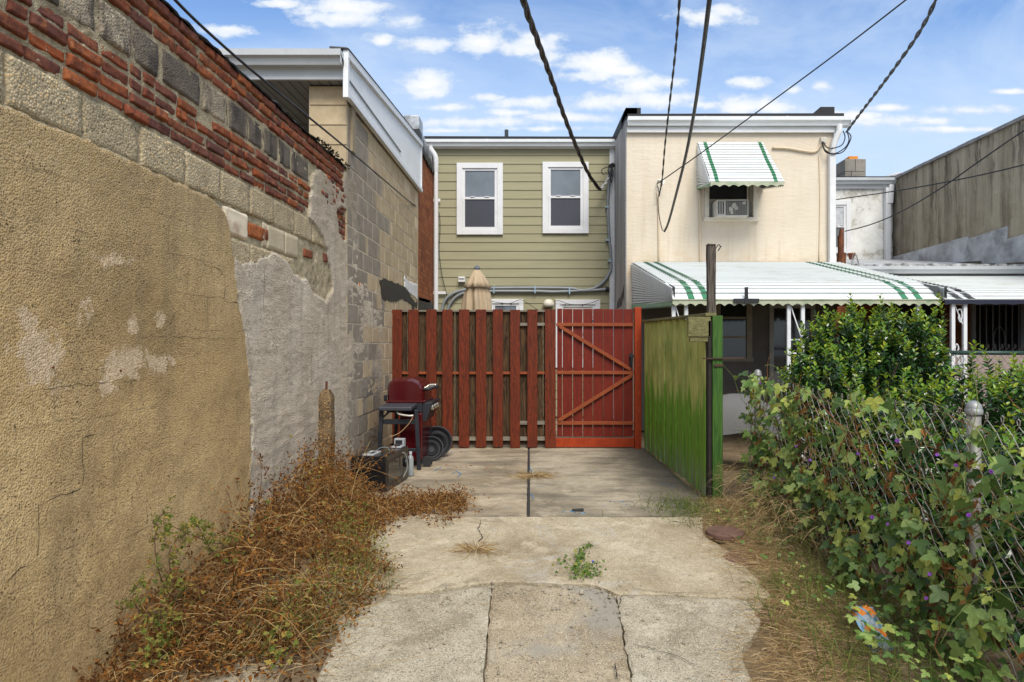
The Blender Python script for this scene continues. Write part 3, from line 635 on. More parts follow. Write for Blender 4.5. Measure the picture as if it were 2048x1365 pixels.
b = MB(); b.box(cx0+.01, cx1-.01, YC+.3, 18, 0, 4.98); b.build('rear_mass', simple('dark_inside', (.02,.02,.02)), root)
t = NT('weathered_side'); n = t.noise(2, 5, .65, vec=t.map((1, 2.2, .35))); col = t.ramp(n, [(.3, (.20,.20,.19)), (.55, (.36,.35,.33)), (.75, (.47,.46,.44))])
SIDE = t.out(col, .9, t.bump(t.noise(20, 5), .4, .01), .15)
b = MB(); b.prism([(YC+.004,0),(YC+.004,5.02),(YC+.12,5.12),(12.0,5.24),(18,5.6),(18,0)], cx0-.012, cx0+.20, 'x'); b.build('side_wall', SIDE, root)
plate('tar_smear', [(10.6,2.35),(10.65,2.28),(10.95,2.2),(11.5,2.12),(11.6,2.02),(10.9,2.05),(10.7,2.2),(10.62,2.1)], cx0-.019, TAR, .01, .02, root)
b = MB(); b.box(cx0-.02, cx0+.16, YC-.06, YC+.5, 4.98, 5.14); b.prism([(YC-.06,5.0),(YC-.06,5.14),(YC+.2,5.17),(YC+2,5.30),(18,5.66),(18,5.4)], cx0-.02, cx0+.22, 'x')
b.box(X_(1640,YC), X_(1668,YC), YC-.02, YC+.5, 4.98, 5.17); b.hexa([(X_(1618,YC),YC-.015,4.98),(X_(1641,YC),YC-.015,4.98),(X_(1641,YC),YC+.5,4.98),(X_(1618,YC),YC+.5,4.98),(X_(1636,YC),YC-.015,5.13),(X_(1641,YC),YC-.015,5.165),(X_(1641,YC),YC+.5,5.165),(X_(1636,YC),YC+.5,5.13)])
b.hexa([(cx0,YC-.13,4.972),(cx1+.10,YC-.13,4.972),(cx1+.10,18,5.3),(cx0,18,5.3),(cx0,YC-.13,5.02),(cx1+.10,YC-.13,5.03),(cx1+.08,18,5.33),(cx0,18,5.33)])
b.build('roof', BLK, root)
gutter(cx0+.0, cx1+.2, YC-.03, 4.83, 1.1, parent=root, mat=WM2); b = MB(); b.box(cx0, cx1+.1, YC-.035, YC+.05, 4.765, 4.95); b.box(cx0, cx1+.08, YC-.06, YC-.03, 4.75, 4.835); b.build('fascia', WHT, root, bevel=.004)
b = MB(); xd = X_(1661, YC)
b.tube(spline([(xd+.09,YC-.1,4.86),(xd+.09,YC-.1,4.75),(xd+.03,YC-.07,4.58),(xd,YC-.06,4.4)], 5), .047, 10); b.box(xd-.05, xd+.05, YC-.09, YC-.002, 2.6, 4.42); b.build('downspout', WHT, root, bevel=.01)
def px_line(name, pts, Y, r, m, par): return cond(name, [at(x, y, Y) for x, y in pts], r, m, 6, par, 4)
CP = simple('cream_pipe', (.60,.49,.35), .7, .06, 4, 0)
px_line('wall_pipe', [(1315,385),(1317,440),(1318,528)], YC-.012, .016, CP, root); px_line('wall_pipe', [(1400,378),(1400,470),(1401,528)], YC-.014, .018, CP, root)
px_line('wall_pipe', [(1638,310),(1640,400),(1638,528)], YC-.008, .010, CP, root); px_line('wall_pipe', [(1545,296),(1575,297),(1605,302),(1628,304),(1638,296),(1642,286)], YC-.02, .022, CP, root)
b = MB(); q = at(1644,283,YC); b.box(q.x-.04, q.x+.05, YC-.06, YC, q.z-.045, q.z+.05); b.build('junction_box', simple('beige_box', (.5,.47,.4), .6), root, bevel=.006)
BC = simple('black_cable', (.018,.018,.02), .45, .2, 10, 0)
b = MB()
for pts in ([(1644,283),(1650,300),(1668,308),(1690,296),(1698,280),(1694,264)], [(1646,284),(1655,296),(1670,296),(1684,290),(1690,275),(1686,262)], [(1644,285),(1652,305),(1675,308),(1690,300),(1702,275),(1692,262)]):
    b.tube(spline([at(x, y, YC-.12+.04*R.random()) for x, y in pts], 6), .009, 5)
b.build('drip_loop', BC, root)
b = MB(); q = at(1315,366,YC); b.tube([q, q+Vector((0,-.12,.02))], .012, 6); b.tube(spline([q+Vector((0,-.1,.02)), q+Vector((.06,-.12,-.06)), q+Vector((.08,-.1,.02)), q+Vector((0,-.1,.02))], 5), .008, 5); b.build('wire_hook', STEEL, root)
# upstairs window: frame, sash, cream sill, side panels beside the air conditioner
b = MB(); cw = .06
b.box(wx0-.01, wx0+cw, YC-.03, YC+.2, wz0, wz1); b.box(wx1-cw, wx1+.01, YC-.03, YC+.2, wz0, wz1); b.box(wx0-.03, wx1+.03, YC-.05, YC+.2, wz0-.06, wz0)
W = b.build('window', simple('cream_frame', (.66,.60,.49), .6, .1, 6, .1), root, bevel=.004)
def sub(mb, name, m, par, **k): o = mb.build(name, m, par, **k); o.matrix_parent_inverse = Matrix(); return o
zm = Z_(399, YC)
b = MB(); b.box(wx0+cw, wx1-cw, YC+.08, YC+.11, zm-.02, zm+.02); b.box(wx0+cw, wx0+cw+.03, YC+.07, YC+.11, zm, wz1); b.box(wx1-cw-.03, wx1-cw, YC+.07, YC+.11, zm, wz1); b.box(wx1-cw-.075, wx1-cw-.05, YC+.05, YC+.07, wz0, wz1); sub(b, 'sash', simple('cream_sash', (.55,.49,.38), .6), W)
b = MB(); b.box(wx0+cw, wx1-cw, YC+.1, YC+.105, zm, wz1); sub(b, 'upper_pane', glass('dark_glass', (.025,.025,.028)), W)
b = MB(); b.box(wx0+cw, wx1-cw, YC+.1, YC+.12, wz0, zm-.02); sub(b, 'filler_panel', simple('filler', (.42,.42,.41), .6, .1, 5, .1), W)
# porch back wall, window and door under the awning
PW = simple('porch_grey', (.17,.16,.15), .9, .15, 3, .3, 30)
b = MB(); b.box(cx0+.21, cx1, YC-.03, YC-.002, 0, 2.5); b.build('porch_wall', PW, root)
fx0, fx1, fz0, fz1 = X_(1436,10.3), X_(1506,10.3), Z_(716,10.3), Z_(600,10.3); FB = simple('porch_frame', (.34,.31,.25), .7)
b = MB()
for q in ((fx0,fx0+.05,fz0,fz1),(fx1-.09,fx1,fz0,fz1),(fx0-.03,fx1+.02,fz0-.06,fz0)): b.box(q[0],q[1],YC-.07,YC-.03,q[2],q[3])
for k in (.34, .67): b.box(fx0+.05, fx1-.09, YC-.05, YC-.03, fz0+(fz1-fz0)*k, fz0+(fz1-fz0)*k+.035)
W2 = b.build('porch_window', FB, root)
b = MB(); b.box(fx0+.05, fx1-.09, YC-.045, YC-.031, fz0, fz1); sub(b, 'pane', glass('porch_glass', (.02,.025,.02)), W2)
dx0, dx1 = X_(1540,10.3), X_(1632,10.3)
b = MB(); b.box(dx0, dx0+.07, YC-.08, YC-.03, .3, 2.2); b.box(dx1-.07, dx1, YC-.08, YC-.03, .3, 2.2); b.box(dx0+.07, dx1-.07, YC-.08, YC-.03, 1.95, 2.05); b.box(dx0+.07, dx1-.07, YC-.07, YC-.03, .3, .95); D = b.build('storm_door', simple('door_frame', (.42,.42,.41), .6), root)
b = MB(); b.box(dx0+.07, dx1-.07, YC-.05, YC-.031, .95, 1.95); sub(b, 'pane', glass('door_glass', (.03,.032,.035)), D)
# ------------------------------------------------------------------ air conditioner
root = thing('air_conditioner', 'old off-white air conditioner with peeling grille sitting in the upstairs window of the cream house', 'air conditioner', (X_(1470,YC), YC, wz0))
ax0, ax1, az0, az1 = X_(1434,YC-.25), X_(1497,YC-.25), Z_(432.5,YC-.25), Z_(399.5,YC-.25)
t = NT('ac_shell'); AC = t.out(t.mix(t.rng(t.noise(7, 4, .7), .5, .7, 0, .5), (.55,.53,.48), (.33,.30,.25)), .5, None, .4)
b = MB(); b.box(ax0, ax0+.14, YC-.25, YC+.2, az0, az1); b.box(ax0+.14, ax1, YC-.235, YC+.2, az0, az1); b.box(ax0+.14,ax1,YC-.255,YC-.235,az1-.018,az1); b.box(ax0+.14,ax1,YC-.255,YC-.235,az0,az0+.018); b.box(ax1-.02,ax1,YC-.255,YC-.235,az0+.018,az1-.018)
b.build('casing', AC, root, bevel=.008)
b = MB()
for k in range(3): b.box(ax0+.02+k*.035, ax0+.035+k*.035, YC-.256, YC-.249, az0+.03, az1-.03)
b.build('side_louvre', BLK, root)
b = MB(); b.box(ax0+.142, ax1-.022, YC-.242, YC-.236, az0+.02, az1-.02); b.build('coil', simple('coil', (.05,.05,.05), .7, .3, 25), root)
b = MB()
for k in range(15): z = az0+.025+k*(az1-az0-.05)/15; b.box(ax0+.142, ax1-.022, YC-.256, YC-.247, z, z+.006)
for k in range(9): x = ax0+.16+k*.04; b.box(x, x+.003, YC-.258, YC-.25, az0+.02, az1-.02)
b.build('grille', simple('grille', (.33,.32,.29), .5), root)
b = MB()
for cx_, cz_, r_ in ((.21,.10,.04),(.27,.16,.045),(.30,.12,.03),(.42,.2,.03),(.23,.05,.03)):
    b.add([(ax0+cx_+r_*(.6+.6*R.random())*math.cos(a), YC-.262, az0+cz_+r_*(.6+.6*R.random())*math.sin(a)) for a in [k*.7 for k in range(9)]], [tuple(range(9))])
b.build('flaking_fins', simple('flaky', (.5,.48,.42), .8), root)
# ================================================================== AWNINGS
def awn(name, c, wear, wamt=.6, sc=2.5):
    t = NT(name); n = t.noise(sc, 6, .7, vec=t.map((.6, 1.3, 1.3))); col = t.mix(t.rng(n, .50, .68, 0, wamt), c, wear)
    col = t.mix(t.rng(t.island(), 0, 1, 0, .1), col, dim(wear, .8)); return t.out(col, .4, t.bump(t.noise(3, 3), .1, .01), .4)
AW = awn('awning_white', (.68,.71,.70), (.50,.50,.44), .6); AG = awn('awning_green', (.03,.17,.075), (.10,.24,.14), .6); AV = awn('valance_white', (.42,.43,.31), (.16,.24,.12), .9, 5); AVG = awn('valance_green', (.13,.32,.19), (.3,.42,.3), .6, 5)
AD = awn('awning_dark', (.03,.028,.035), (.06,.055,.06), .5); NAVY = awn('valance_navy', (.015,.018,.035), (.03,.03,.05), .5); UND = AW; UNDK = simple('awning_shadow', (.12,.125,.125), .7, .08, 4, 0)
def resample(prof, n):
    P = [Vector((0, *p)) for p in prof]; L = [0]
    for a, c in zip(P, P[1:]): L.append(L[-1]+(c-a).length)
    out = []
    for i in range(n+1):
        d = L[-1]*i/n; k = max(j for j in range(len(P)) if L[j] <= d+1e-9); k = min(k, len(P)-2); out.append(P[k].lerp(P[k+1], (d-L[k])/(L[k+1]-L[k])))
    return out
def slats(parent, xa, xb, prof, n, white, stripes, smat, step=.016):
    """horizontal pans, each lapping over the next; xa, xb: functions of t along the slope"""
    P = resample(prof, n); b = MB(); so = {}; gap = .0075 if n > 18 else .0045; us = MB()
    for i in range(n):
        p, q = P[i], P[i+1]; d = (q-p).normalized(); nr = Vector((0, d.z, -d.y)) if d.z > 0 else Vector((0, d.z, -d.y))
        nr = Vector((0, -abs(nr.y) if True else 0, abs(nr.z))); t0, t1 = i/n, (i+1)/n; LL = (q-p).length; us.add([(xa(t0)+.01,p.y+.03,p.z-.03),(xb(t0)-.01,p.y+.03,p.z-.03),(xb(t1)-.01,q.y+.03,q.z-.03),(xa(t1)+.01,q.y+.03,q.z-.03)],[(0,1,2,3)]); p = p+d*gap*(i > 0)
        def pr(x0, x1, X0, X1, off, mb):
            a = p+nr*off; c = q+nr*(off+step); lip = q+nr*(off-.004)
            th = nr*.004
            v = [(x0, a.y, a.z), (x1, a.y, a.z), (X1, c.y, c.z), (X0, c.y, c.z), (X1, lip.y, lip.z), (X0, lip.y, lip.z)]
            mb.add(v, [(0, 1, 2, 3), (3, 2, 4, 5)])
        pr(xa(t0), xb(t0), xa(t1), xb(t1), 0, b)
        for k, (sx, w) in enumerate(stripes): pr(sx(t0)-w/2, sx(t0)+w/2, sx(t1)-w/2, sx(t1)+w/2, .003, so.setdefault(k, MB()))
    b.build('slats', white, parent); us.build('gap_shade_sheet', UNDK, parent)  # dark sheet added below the slats so their gaps read as shade
    for k in so: so[k].build('stripe', smat, parent)
def valance(parent, x0, x1, y, z1, z0, m, wave=.09, amp=.03, name='valance', mats=None):
    b = MB(); n = int((x1-x0)/.015)
    for i in range(n):
        a, c = x0+(x1-x0)*i/n, x0+(x1-x0)*(i+1)/n; f = lambda x: z0+amp*abs(math.sin(math.pi*x/wave))
        for yo in (0,): b.add([(a,y,f(a)),(c,y,f(c)),(c,y,z1),(a,y,z1)], [(0,1,2,3)])
        b.add([(a,y+.004,f(a)),(c,y+.004,f(c)),(c,y+.004,z1),(a,y+.004,z1),(a,y,f(a)),(c,y,f(c))], [(3,2,1,0),(0,1,5,4)])
    return b.build(name, m, parent)
def fanside(parent, A, B, C, D, n, m, x_out, name='side_slats'):
    """A top-wall, B bottom-wall, C bottom-front, D top-front; slats fan from wall edge to front edge"""
    A, B, C, D = map(Vector, (A, B, C, D)); b = MB(); o = Vector((x_out, 0, 0))
    for i in range(n):
        t0, t1 = i/n, (i+1)/n; t0 += .26/n; p0 = A.lerp(B, t0); p1 = A.lerp(B, t1); q0 = D.lerp(C, t0); q1 = D.lerp(C, t1)
        b.add([p0, q0, q1+o, p1+o, p1-o*.2, q1-o*.2], [(0,1,2,3),(3,2,5,4)])
    k = Vector((-.03 if x_out > 0 else .03, 0, 0)); u_ = MB(); u_.add([A+k, B+k, C+k, D+k], [(0,1,2,3)]); u_.build('side_shade_sheet', UNDK, parent)  # dark sheet behind the side slats, painted shade for the gaps
    return b.build(name, m, parent)
def sidevalance(parent, P, Q, m, drop=.05, amp=.03, wave=.06):
    P, Q = Vector(P), Vector(Q); n = int((Q-P).length/.015); b = MB()
    for i in range(n):
        a, c = P.lerp(Q, i/n), P.lerp(Q, (i+1)/n); L = (Q-P).length
        f = lambda t: drop-amp*abs(((t*L/wave) % 1)*2-1); b.add([a, c, c-Vector((0,0,f((i+1)/n))), a-Vector((0,0,f(i/n)))], [(0,1,2,3)])
    return b.build('side_valance', m, parent)
# window awning
root = thing('window_awning', 'small white metal awning with two green stripes over the upstairs window of the cream house', 'awning', (X_(1480,YC), YC, 4.2))
ya = 9.62; za0 = Z_(285,YC); zb = Z_(364,ya); prof = [(YC-.01,za0),(10.05,4.24),(9.72,Z_(352,9.72)+.02),(ya,zb)]
xl, xr = X_(1393,YC), X_(1522,YC)
xl1, xr1 = X_(1421,ya), X_(1568,ya)
xl, xr = X_(1395,YC)+.0, X_(1525,YC)
fl = lambda t: xl+(xl1-xl)*0+(xl1-xl)*t; fr_ = lambda t: xr+(xr1-xr)*t
slats(root, lambda t: xl+.0*t+(xl1-xl)*t, fr_, prof, 15, AW, [(lambda t: X_(1409,YC)+(X_(1434,ya)-X_(1409,YC))*t, .055), (lambda t: X_(1518,YC)+(X_(1552,ya)-X_(1518,YC))*t, .055)], AG, .010)
fanside(root, (xl,YC,za0), (xl,YC,Z_(377,YC)), (xl1,ya,zb-.02), (xl1,ya,zb), 13, UND, -.012); fanside(root, (xr,YC,za0), (xr,YC,Z_(377,YC)), (xr1,ya,zb-.02), (xr1,ya,zb), 13, UND, .012)
valance(root, xl1, xr1, ya-.004, zb, zb-.075, AV, .14, .03); sidevalance(root, (xl1,ya,zb-.02), (xl-.01,YC,Z_(373,YC)), AVG, .06, .03, .08); sidevalance(root, (xr1,ya,zb-.02), (xr+.01,YC,Z_(373,YC)), AV, .06, .03, .08)
# porch awning
root = thing('porch_awning', 'wide white porch awning with green stripes and a black tape cross on the cream house', 'awning', (3.1, 9, 0))
yf = 7.7; zF = Z_(600, yf); prof = [(YC-.02,2.69),(8.6,2.27),(8.1,2.15),(7.86,2.045),(7.74,1.96),(yf,zF)]
xl0, xl1, xr0, xr1 = X_(1263,YC), X_(1345,yf), X_(1668,YC)+.05, X_(1880,yf)
lerp = lambda a, c: (lambda t: a+(c-a)*t)
slats(root, lerp(xl0,xl1), lerp(xr0,xr1), prof, 25, AW, [(lerp(X_(1288,YC),X_(1383,yf)),.075),(lerp(X_(1308,YC),X_(1412,yf)),.075),(lerp(X_(1610,YC),X_(1810,yf)),.075),(lerp(X_(1632,YC),X_(1838,yf)),.075)], AG, .013)
fanside(root, (xl0,YC,2.69), (xl0+.02,YC,Z_(613,YC)), (xl1,yf,zF-.01), (xl1,yf,zF+.15), 16, UND, -.012)
fanside(root, (xr0,YC,2.69), (xr0,YC,Z_(613,YC)), (xr1,yf,zF-.01), (xr1,yf,zF+.15), 16, UND, .012)
v = MB(); valance(root, xl1, xr1, yf-.006, zF, zF-.075, AV, .115, .03); sidevalance(root, (xl1,yf,zF-.005), (xl0,YC,Z_(610,YC)), AVG, .09, .04, .06)
b = MB(); b.box(xl1, xr1, yf-.014, yf-.008, zF-.006, zF+.006); b.build('drip_rail', AV, root)
b = MB(); q = at(1494,602,yf-.05); b.box(q.x-.15, q.x+.15, yf-.03, yf-.018, q.z-.022, q.z+.028); b.prism([(q.x-.018,q.z-.03),(q.x+.022,q.z-.03),(q.x+.018,q.z+.165),(q.x-.02,q.z+.16)], yf-.035, yf-.017, 'y'); b.build('tape_cross', BLK, root)
WP = simple('post_white', (.66,.67,.68), .5, .06, 5, 0, dirt=(.3,.28,.25), dirtamt=.5)
def trellis_post(par, pa, pb, y, zt, zb=.02, scroll=False, one=False):
    xa, xb = X_(pa, y), X_(pb, y)
    b = MB(); b.box(xa-.022, xa+.022, y-.02, y+.02, zb, zt)
    if not one: b.box(xb-.022, xb+.022, y-.02, y+.02, zb, zt)
    b.build('post', WP, par, bevel=.004)
    if one: return
    b = MB(); b.box(xa+.022, xb-.022, y-.008, y+.008, zt-.08, zt-.06); c_ = MB(); c_.box(xa+.022, xb-.022, y-.008, y+.008, .95, .965); c_.build('trellis_bar', WP, par)
    if not scroll:
        b.bar((xa+.02,y,zt-.07), (xb-.02,y,zt-.45), .012, .012)
        for dz in (.5, .66): c_ = MB(); c_.box(xa+.022, xb-.022, y-.008, y+.008, zt-dz, zt-dz+.015); c_.build('trellis_bar', WP, par)
    else:
        m = (xa+xb)/2; w = (xb-xa)/2-.025
        for zc in (1.66, 1.12):
            pts = [(m-w*.2, zc+.12), (m+w*.6, zc+.13), (m+w*.9, zc+.05), (m+w*.5, zc-.02), (m, zc+.03), (m+w*.3, zc+.07)]
            b.tube(spline([(x, y, z) for x, z in pts], 6), .008, 5); pts = [(2*m-x, zc*2-.3-z) for x, z in pts]; b.tube(spline([(x, y, z) for x, z in pts], 6), .008, 5)
            b.tube([(xa+.02,y,zc+.2),(xb-.02,y,zc-.05)], .008, 5)
    b.build('trellis', WP, par)
trellis_post(root, 1347, 1372, 7.78, zF+.02); trellis_post(root, 1577, 1605, 7.76, zF+.02); trellis_post(root, 1836, 1838, 7.76, zF+.02, one=True)
# neighbour's awning
root = thing('neighbour_awning', 'white metal awning with two dark stripes and a navy valance at the far right', 'awning', (6.4, 8.9, 0))
xr2 = 8.6
prof = [(YC-.05,Z_(553,YC)),(8.7,2.17),(8.15,2.07),(7.86,1.98),(7.72,1.9),(yf,zF)]
slats(root, lerp(X_(1672,YC)+.25,X_(1889,yf)), lerp(xr2,xr2), prof, 22, AW, [(lerp(X_(1737,YC)+.02,X_(1919,yf)),.085),(lerp(X_(1770,YC)+.02,X_(1943,yf)),.085)], AD, .013)
fanside(root, (X_(1672,YC)+.25,YC,2.45), (X_(1672,YC)+.25,YC,2.0), (X_(1889,yf),yf,zF-.01), (X_(1889,yf),yf,zF+.15), 14, UND, -.01)
valance(root, X_(1889,yf), xr2, yf-.006, zF, zF-.06, NAVY, .2, .012)
trellis_post(root, 1905, 1929, 7.75, zF+.02, scroll=True); trellis_post(root, 2125, 2150, 7.75, zF+.02, scroll=True)
# ================================================================== NEIGHBOUR'S EXTENSION, WHITE HOUSE, GREY SIDE WALL
root = thing('white_house', 'white house with peeling paint, block chimney and flat silver-roofed brick extension at far right', 'house', (6.3, YW, 0))
gx = X_(1785, YW)
t = NT('peeling_white'); n = t.noise(2.6, 7, .72); col = t.ramp(n, [(.38, (.72,.72,.69)), (.55, (.60,.59,.55)), (.6, (.36,.33,.27)), (.64, (.62,.61,.57))]); col = t.mix(t.rng(t.noise(1.2, 3), .5, .7, 0, .35), col, (.5,.48,.42))
b = MB(); b.box(cx1-.2, gx, YW, YW+4, 0, 5.0); b.build('wall', t.out(col, .9, t.bump(n, .4, .01), .15), root)
gutter(cx1-.2, X_(1803,YW-.1), YW-.05, Z_(372,YW), 1.1, parent=root)
b = MB(); b.box(cx1-.2, gx, YW-.05, YW+.02, 4.85, 5.04); b.build('fascia', WHT, root)
b = MB(); b.hexa([(cx1-.2,YW-.15,5.03),(gx+.05,YW-.15,5.03),(gx+.05,YW+4,5.2),(cx1-.2,YW+4,5.2),(cx1-.2,YW-.15,5.09),(gx+.05,YW-.15,5.09),(gx+.05,YW+4,5.24),(cx1-.2,YW+4,5.24)]); b.build('roof', BLK, root)
SIL = simple('silver_coat', (.42,.43,.44), .55, .35, 3, .5, 12, .4, .15, dirt=(.12,.12,.12), dirtamt=.7)
b = MB(); b.hexa([(X_(1750,YW),YW,5.05),(gx+.15,YW,5.05),(gx+.15,YW+2,5.1),(X_(1740,YW),YW+2,5.1),(X_(1762,YW),YW+.1,5.12),(gx+.2,YW-.05,5.24),(gx+.2,YW+2,5.35),(X_(1745,YW),YW+2,5.2)]); b.build('roof_curb', SIL, root, bevel=.03)
b = MB(); yk = 16.2; b.cur = 0
for k in range(3):
    z0 = 5.05+k*.32; b.box(X_(1690,yk), X_(1711-8*(k%2),yk)-.005, yk, yk+.5, z0, z0+.315); b.box(X_(1711-8*(k%2),yk)+.003, X_(1732,yk), yk, yk+.5, z0, z0+.315)
ch = b.build('chimney', pebbly('chimney_block', (.24,.22,.19), (.13,.12,.1), (.34,.31,.27), 60, .5), root, bevel=.012)
b = MB(); b.box(X_(1703,yk), X_(1721,yk), yk+.12, yk+.36, 5.98, 6.11); sub(b, 'clay_flue', simple('clay', (.60,.22,.03), .8, .15, 9, .3), ch, bevel=.01)
window(root, X_(1652,YW), X_(1700,YW), Z_(508,YW), Z_(402,YW), YW-.02, .10, glassmats=(simple('curtain', (.45,.46,.47), .8, .2, 8, .3, 12), glass('dull_pane', (.12,.13,.14))))
b = MB(); xd = X_(1771, YW); b.box(xd-.05, xd+.06, YW-.12, YW-.01, 3.15, 4.85); b.hexa([(xd-.02,YW-.14,4.5),(xd+.1,YW-.14,4.5),(xd+.1,YW-.02,4.5),(xd-.02,YW-.02,4.5),(xd+.02,YW-.14,4.92),(xd+.13,YW-.14,4.92),(xd+.13,YW-.02,4.92),(xd+.02,YW-.02,4.92)]); b.build('downspout', WHT, root, bevel=.01)
b = MB(); b.hexa([(cx1+.0,YC-.15,2.50),(13,YC-.15,2.50),(13,YW,3.2),(cx1,YW,3.2),(cx1+.0,YC-.15,2.60),(13,YC-.15,2.60),(13,YW,3.28),(cx1,YW,3.28)]); b.build('extension_roof', SIL, root, bevel=.01)
gutter(cx1+.1, 13, YC-.17, Z_(549,YC-.17), .9, parent=root)
b = MB()
for i in range(90):
    x = cx1+.1+i*.09; e = R.uniform(-.01,.02); b.hexa([(x,YC-.2,2.585),(x+.1,YC-.2,2.585),(x+.1,YC+.2,2.62),(x,YC+.2,2.62),(x,YC-.19,2.63+e),(x+.1,YC-.19,2.63+e),(x+.1,YC+.2,2.66),(x,YC+.2,2.66)])
b.build('roof_edge', simple('flaking_edge', (.30,.30,.30), .6, .9, 10, .8, 20), root)
b = MB(); b.box(cx1+.01, 13, YC, YW-.01, 0, 2.5); b.build('extension_wall', SB, root)
# barred window and dark door in the brick extension
bx0, bx1 = X_(1948,YC), X_(2038,YC); IRON = simple('iron_bars', (.42,.42,.43), .5, .1, 5, 0)
b = MB(); b.box(bx0-.06,bx0,YC-.05,YC,.9,2.06); b.box(bx1,bx1+.06,YC-.05,YC,.9,2.06); b.box(bx0,bx1,YC-.05,YC,2.0,2.06); b.box(bx0,bx1,YC-.06,YC,.88,.95); bw = b.build('barred_window', IRON, root)
b = MB(); b.box(bx0,bx1,YC-.02,YC-.004,.95,2.0); sub(b, 'pane', glass('bar_glass', (.015,.015,.018)), bw)
b = MB()
for k in range(7): x = bx0+(k+.5)*(bx1-bx0)/7; b.box(x-.006,x+.006,YC-.07,YC-.058,.9,2.05)
b.tube(spline([((bx0+bx1)/2+.09*math.cos(a),YC-.064,1.45+.2*math.sin(a)) for a in [k*math.pi/5 for k in range(11)]],3),.005,5)
sub(b, 'bars', IRON, bw)
b = MB(); b.box(X_(1790,YC),X_(1875,YC),YC-.05,YC-.004,.1,2.1); b.build('door', simple('dark_door', (.04,.03,.025), .6), root, bevel=.01)
# rusty pipe
root = thing('rusty_vent_pipe', 'rusty brown vent pipe standing on the porch roof in front of the white house window', 'pipe', (X_(1682,11.2), 11.2, 2.7))
b = MB(); q = X_(1682, 11.2)
b.tube([(q,11.2,2.6),(q+.01,11.2,2.95)], .075, 10); b.tube([(q,11.2,2.9),(q-.01,11.2,3.25)], .05, 10); b.tube([(q-.01,11.2,3.2),(q+.01,11.2,3.36)], .035, 8); b.build('pipe', simple('rust_pipe', (.13,.045,.02), .85, .5, 9, .6, 30, dirt=(.35,.13,.03), dirtamt=.7), root, smooth=False)
b = MB()
for k in range(5): b.tube(spline([(q+.1,11.1,2.62),(q+.16+.05*R.random(),11.1,2.75+.05*k),(q+.22+.08*R.random(),11.05,2.66),(q+.3,11.1,2.6)],5),.006,4)
b.build('wire_scrap', STEEL, root)
root = thing('clay_flower_pot', 'small clay pot on the flat roof below the white house window', 'pot', (X_(1703,12), 12, 2.9))
b = MB(); b.lathe([(.04,0),(.06,.09),(.072,.09),(.072,.115),(.055,.115),(.045,.02)], (X_(1703,12), 12, 2.945), 14); b.build('pot', simple('pot_clay', (.25,.08,.04), .8), root, smooth=True)
# grey rendered building at the right
root = thing('grey_rendered_building', 'tall weathered grey rendered wall with dark vertical streaks at the far right', 'building', (gx+1, 12, 0))
t = NT('grey_render'); v = t.noise(1.0, 5, .7, vec=t.map((1, 2.6, .16))); n = t.noise(1.4, 5, .7); col = t.ramp(v, [(.36, (.16,.125,.085)), (.45, (.38,.32,.225)), (.6, (.58,.505,.37))]); col = t.mix(t.rng(n, .5, .7, 0, .5), col, (.54,.475,.35))
s_ = t.sep(); col = t.mix(t.rng(s_[1], 13.2, 14.4, 0, .65), col, (.13,.11,.09))
col = t.mix(t.math('MULTIPLY', t.rng(t.noise(2.4, 5, .7, vec=t.map((1, 3, .25))), .52, .6), t.rng(s_[2], 3.6, 5.0, .1, .8)), col, (.075,.062,.052))
GR = t.out(col, .95, t.bump(t.noise(6.5, 8, .78), 1.0, .10, t.bump(t.noise(60, 3), .3, .005)), .1)
b = MB()
b.grid(lambda u, w: (gx+.03*noise.noise(Vector((u*30, w*18, 1)))+.012*noise.noise(Vector((u*90, w*50, 4))), 5+u*10, w*5.05), 200, 90)
b.box(gx+.04, gx+6, 5, 19, 0, 5.0); b.build('wall', GR, root, recalc=False)
b = MB()
for i in range(60): y = 5+i*.24; e = R.uniform(-.012, .012); b.hexa([(gx-.05+e,y,5.03),(gx+.5,y,5.03),(gx+.5,y+.245,5.03),(gx-.05+e,y+.245,5.03),(gx-.04+e,y,5.09+e),(gx+.5,y,5.09),(gx+.5,y+.245,5.09),(gx-.04+e,y+.245,5.09+e)])
b.build('coping', simple('grey_coping', (.20,.19,.18), .8, .4, 6, .6, 20), root)
b = MB()
for (ya_, yb_, za_, zb_, zc_, zd_) in ((14.48,11.9,3.0,3.42,2.9,3.10),(12.6,10.9,2.95,3.42,2.8,3.28),(11.5,8.5,2.8,3.28,2.5,2.95)):
    b.prism([(ya_,za_),(ya_,za_+.32),(yb_,zb_-.06),(yb_,zc_)], gx-.03-.012*len(b.v)/8, gx+.02, 'x')
b.build('step_flashing', SIL, root, bevel=.008)
# ================================================================== RED FENCE AND GATE
RW = wood('red_stain', (.075,.012,.003), (.20,.030,.005), .6, .35, (50,50,2.0), .5); RW2 = wood('red_stain_bright', (.24,.026,.004), (.40,.050,.006), .55, .15, (50,50,2.0), .25)
RG = wood('gate_red', (.11,.009,.003), (.19,.016,.004), .55, .25, (45,45,1.6), .25); RR = wood('gate_rail', (.20,.042,.012), (.33,.080,.022), .6, .2, (3,45,45), .3)
BW = wood('bare_brown', (.026,.014,.006), (.13,.070,.030), .85, .4, (42,42,1.4), .6, (.02,.011,.006)); GW = wood('grey_rail', (.16,.135,.105), (.32,.28,.22), .85, .3, (2.5,50,50), .6)
root = thing('red_board_fence', 'dark red shadow-board fence panel with brown boards in its gaps, left of the gate', 'fence', (-.9, YF, 0))
boards = [(785,804),(817,837),(853,873),(885,905),(918,938.6),(952,972.4),(986,1006),(1020.4,1040),(1054.8,1074.7),(1090,1111.5)]
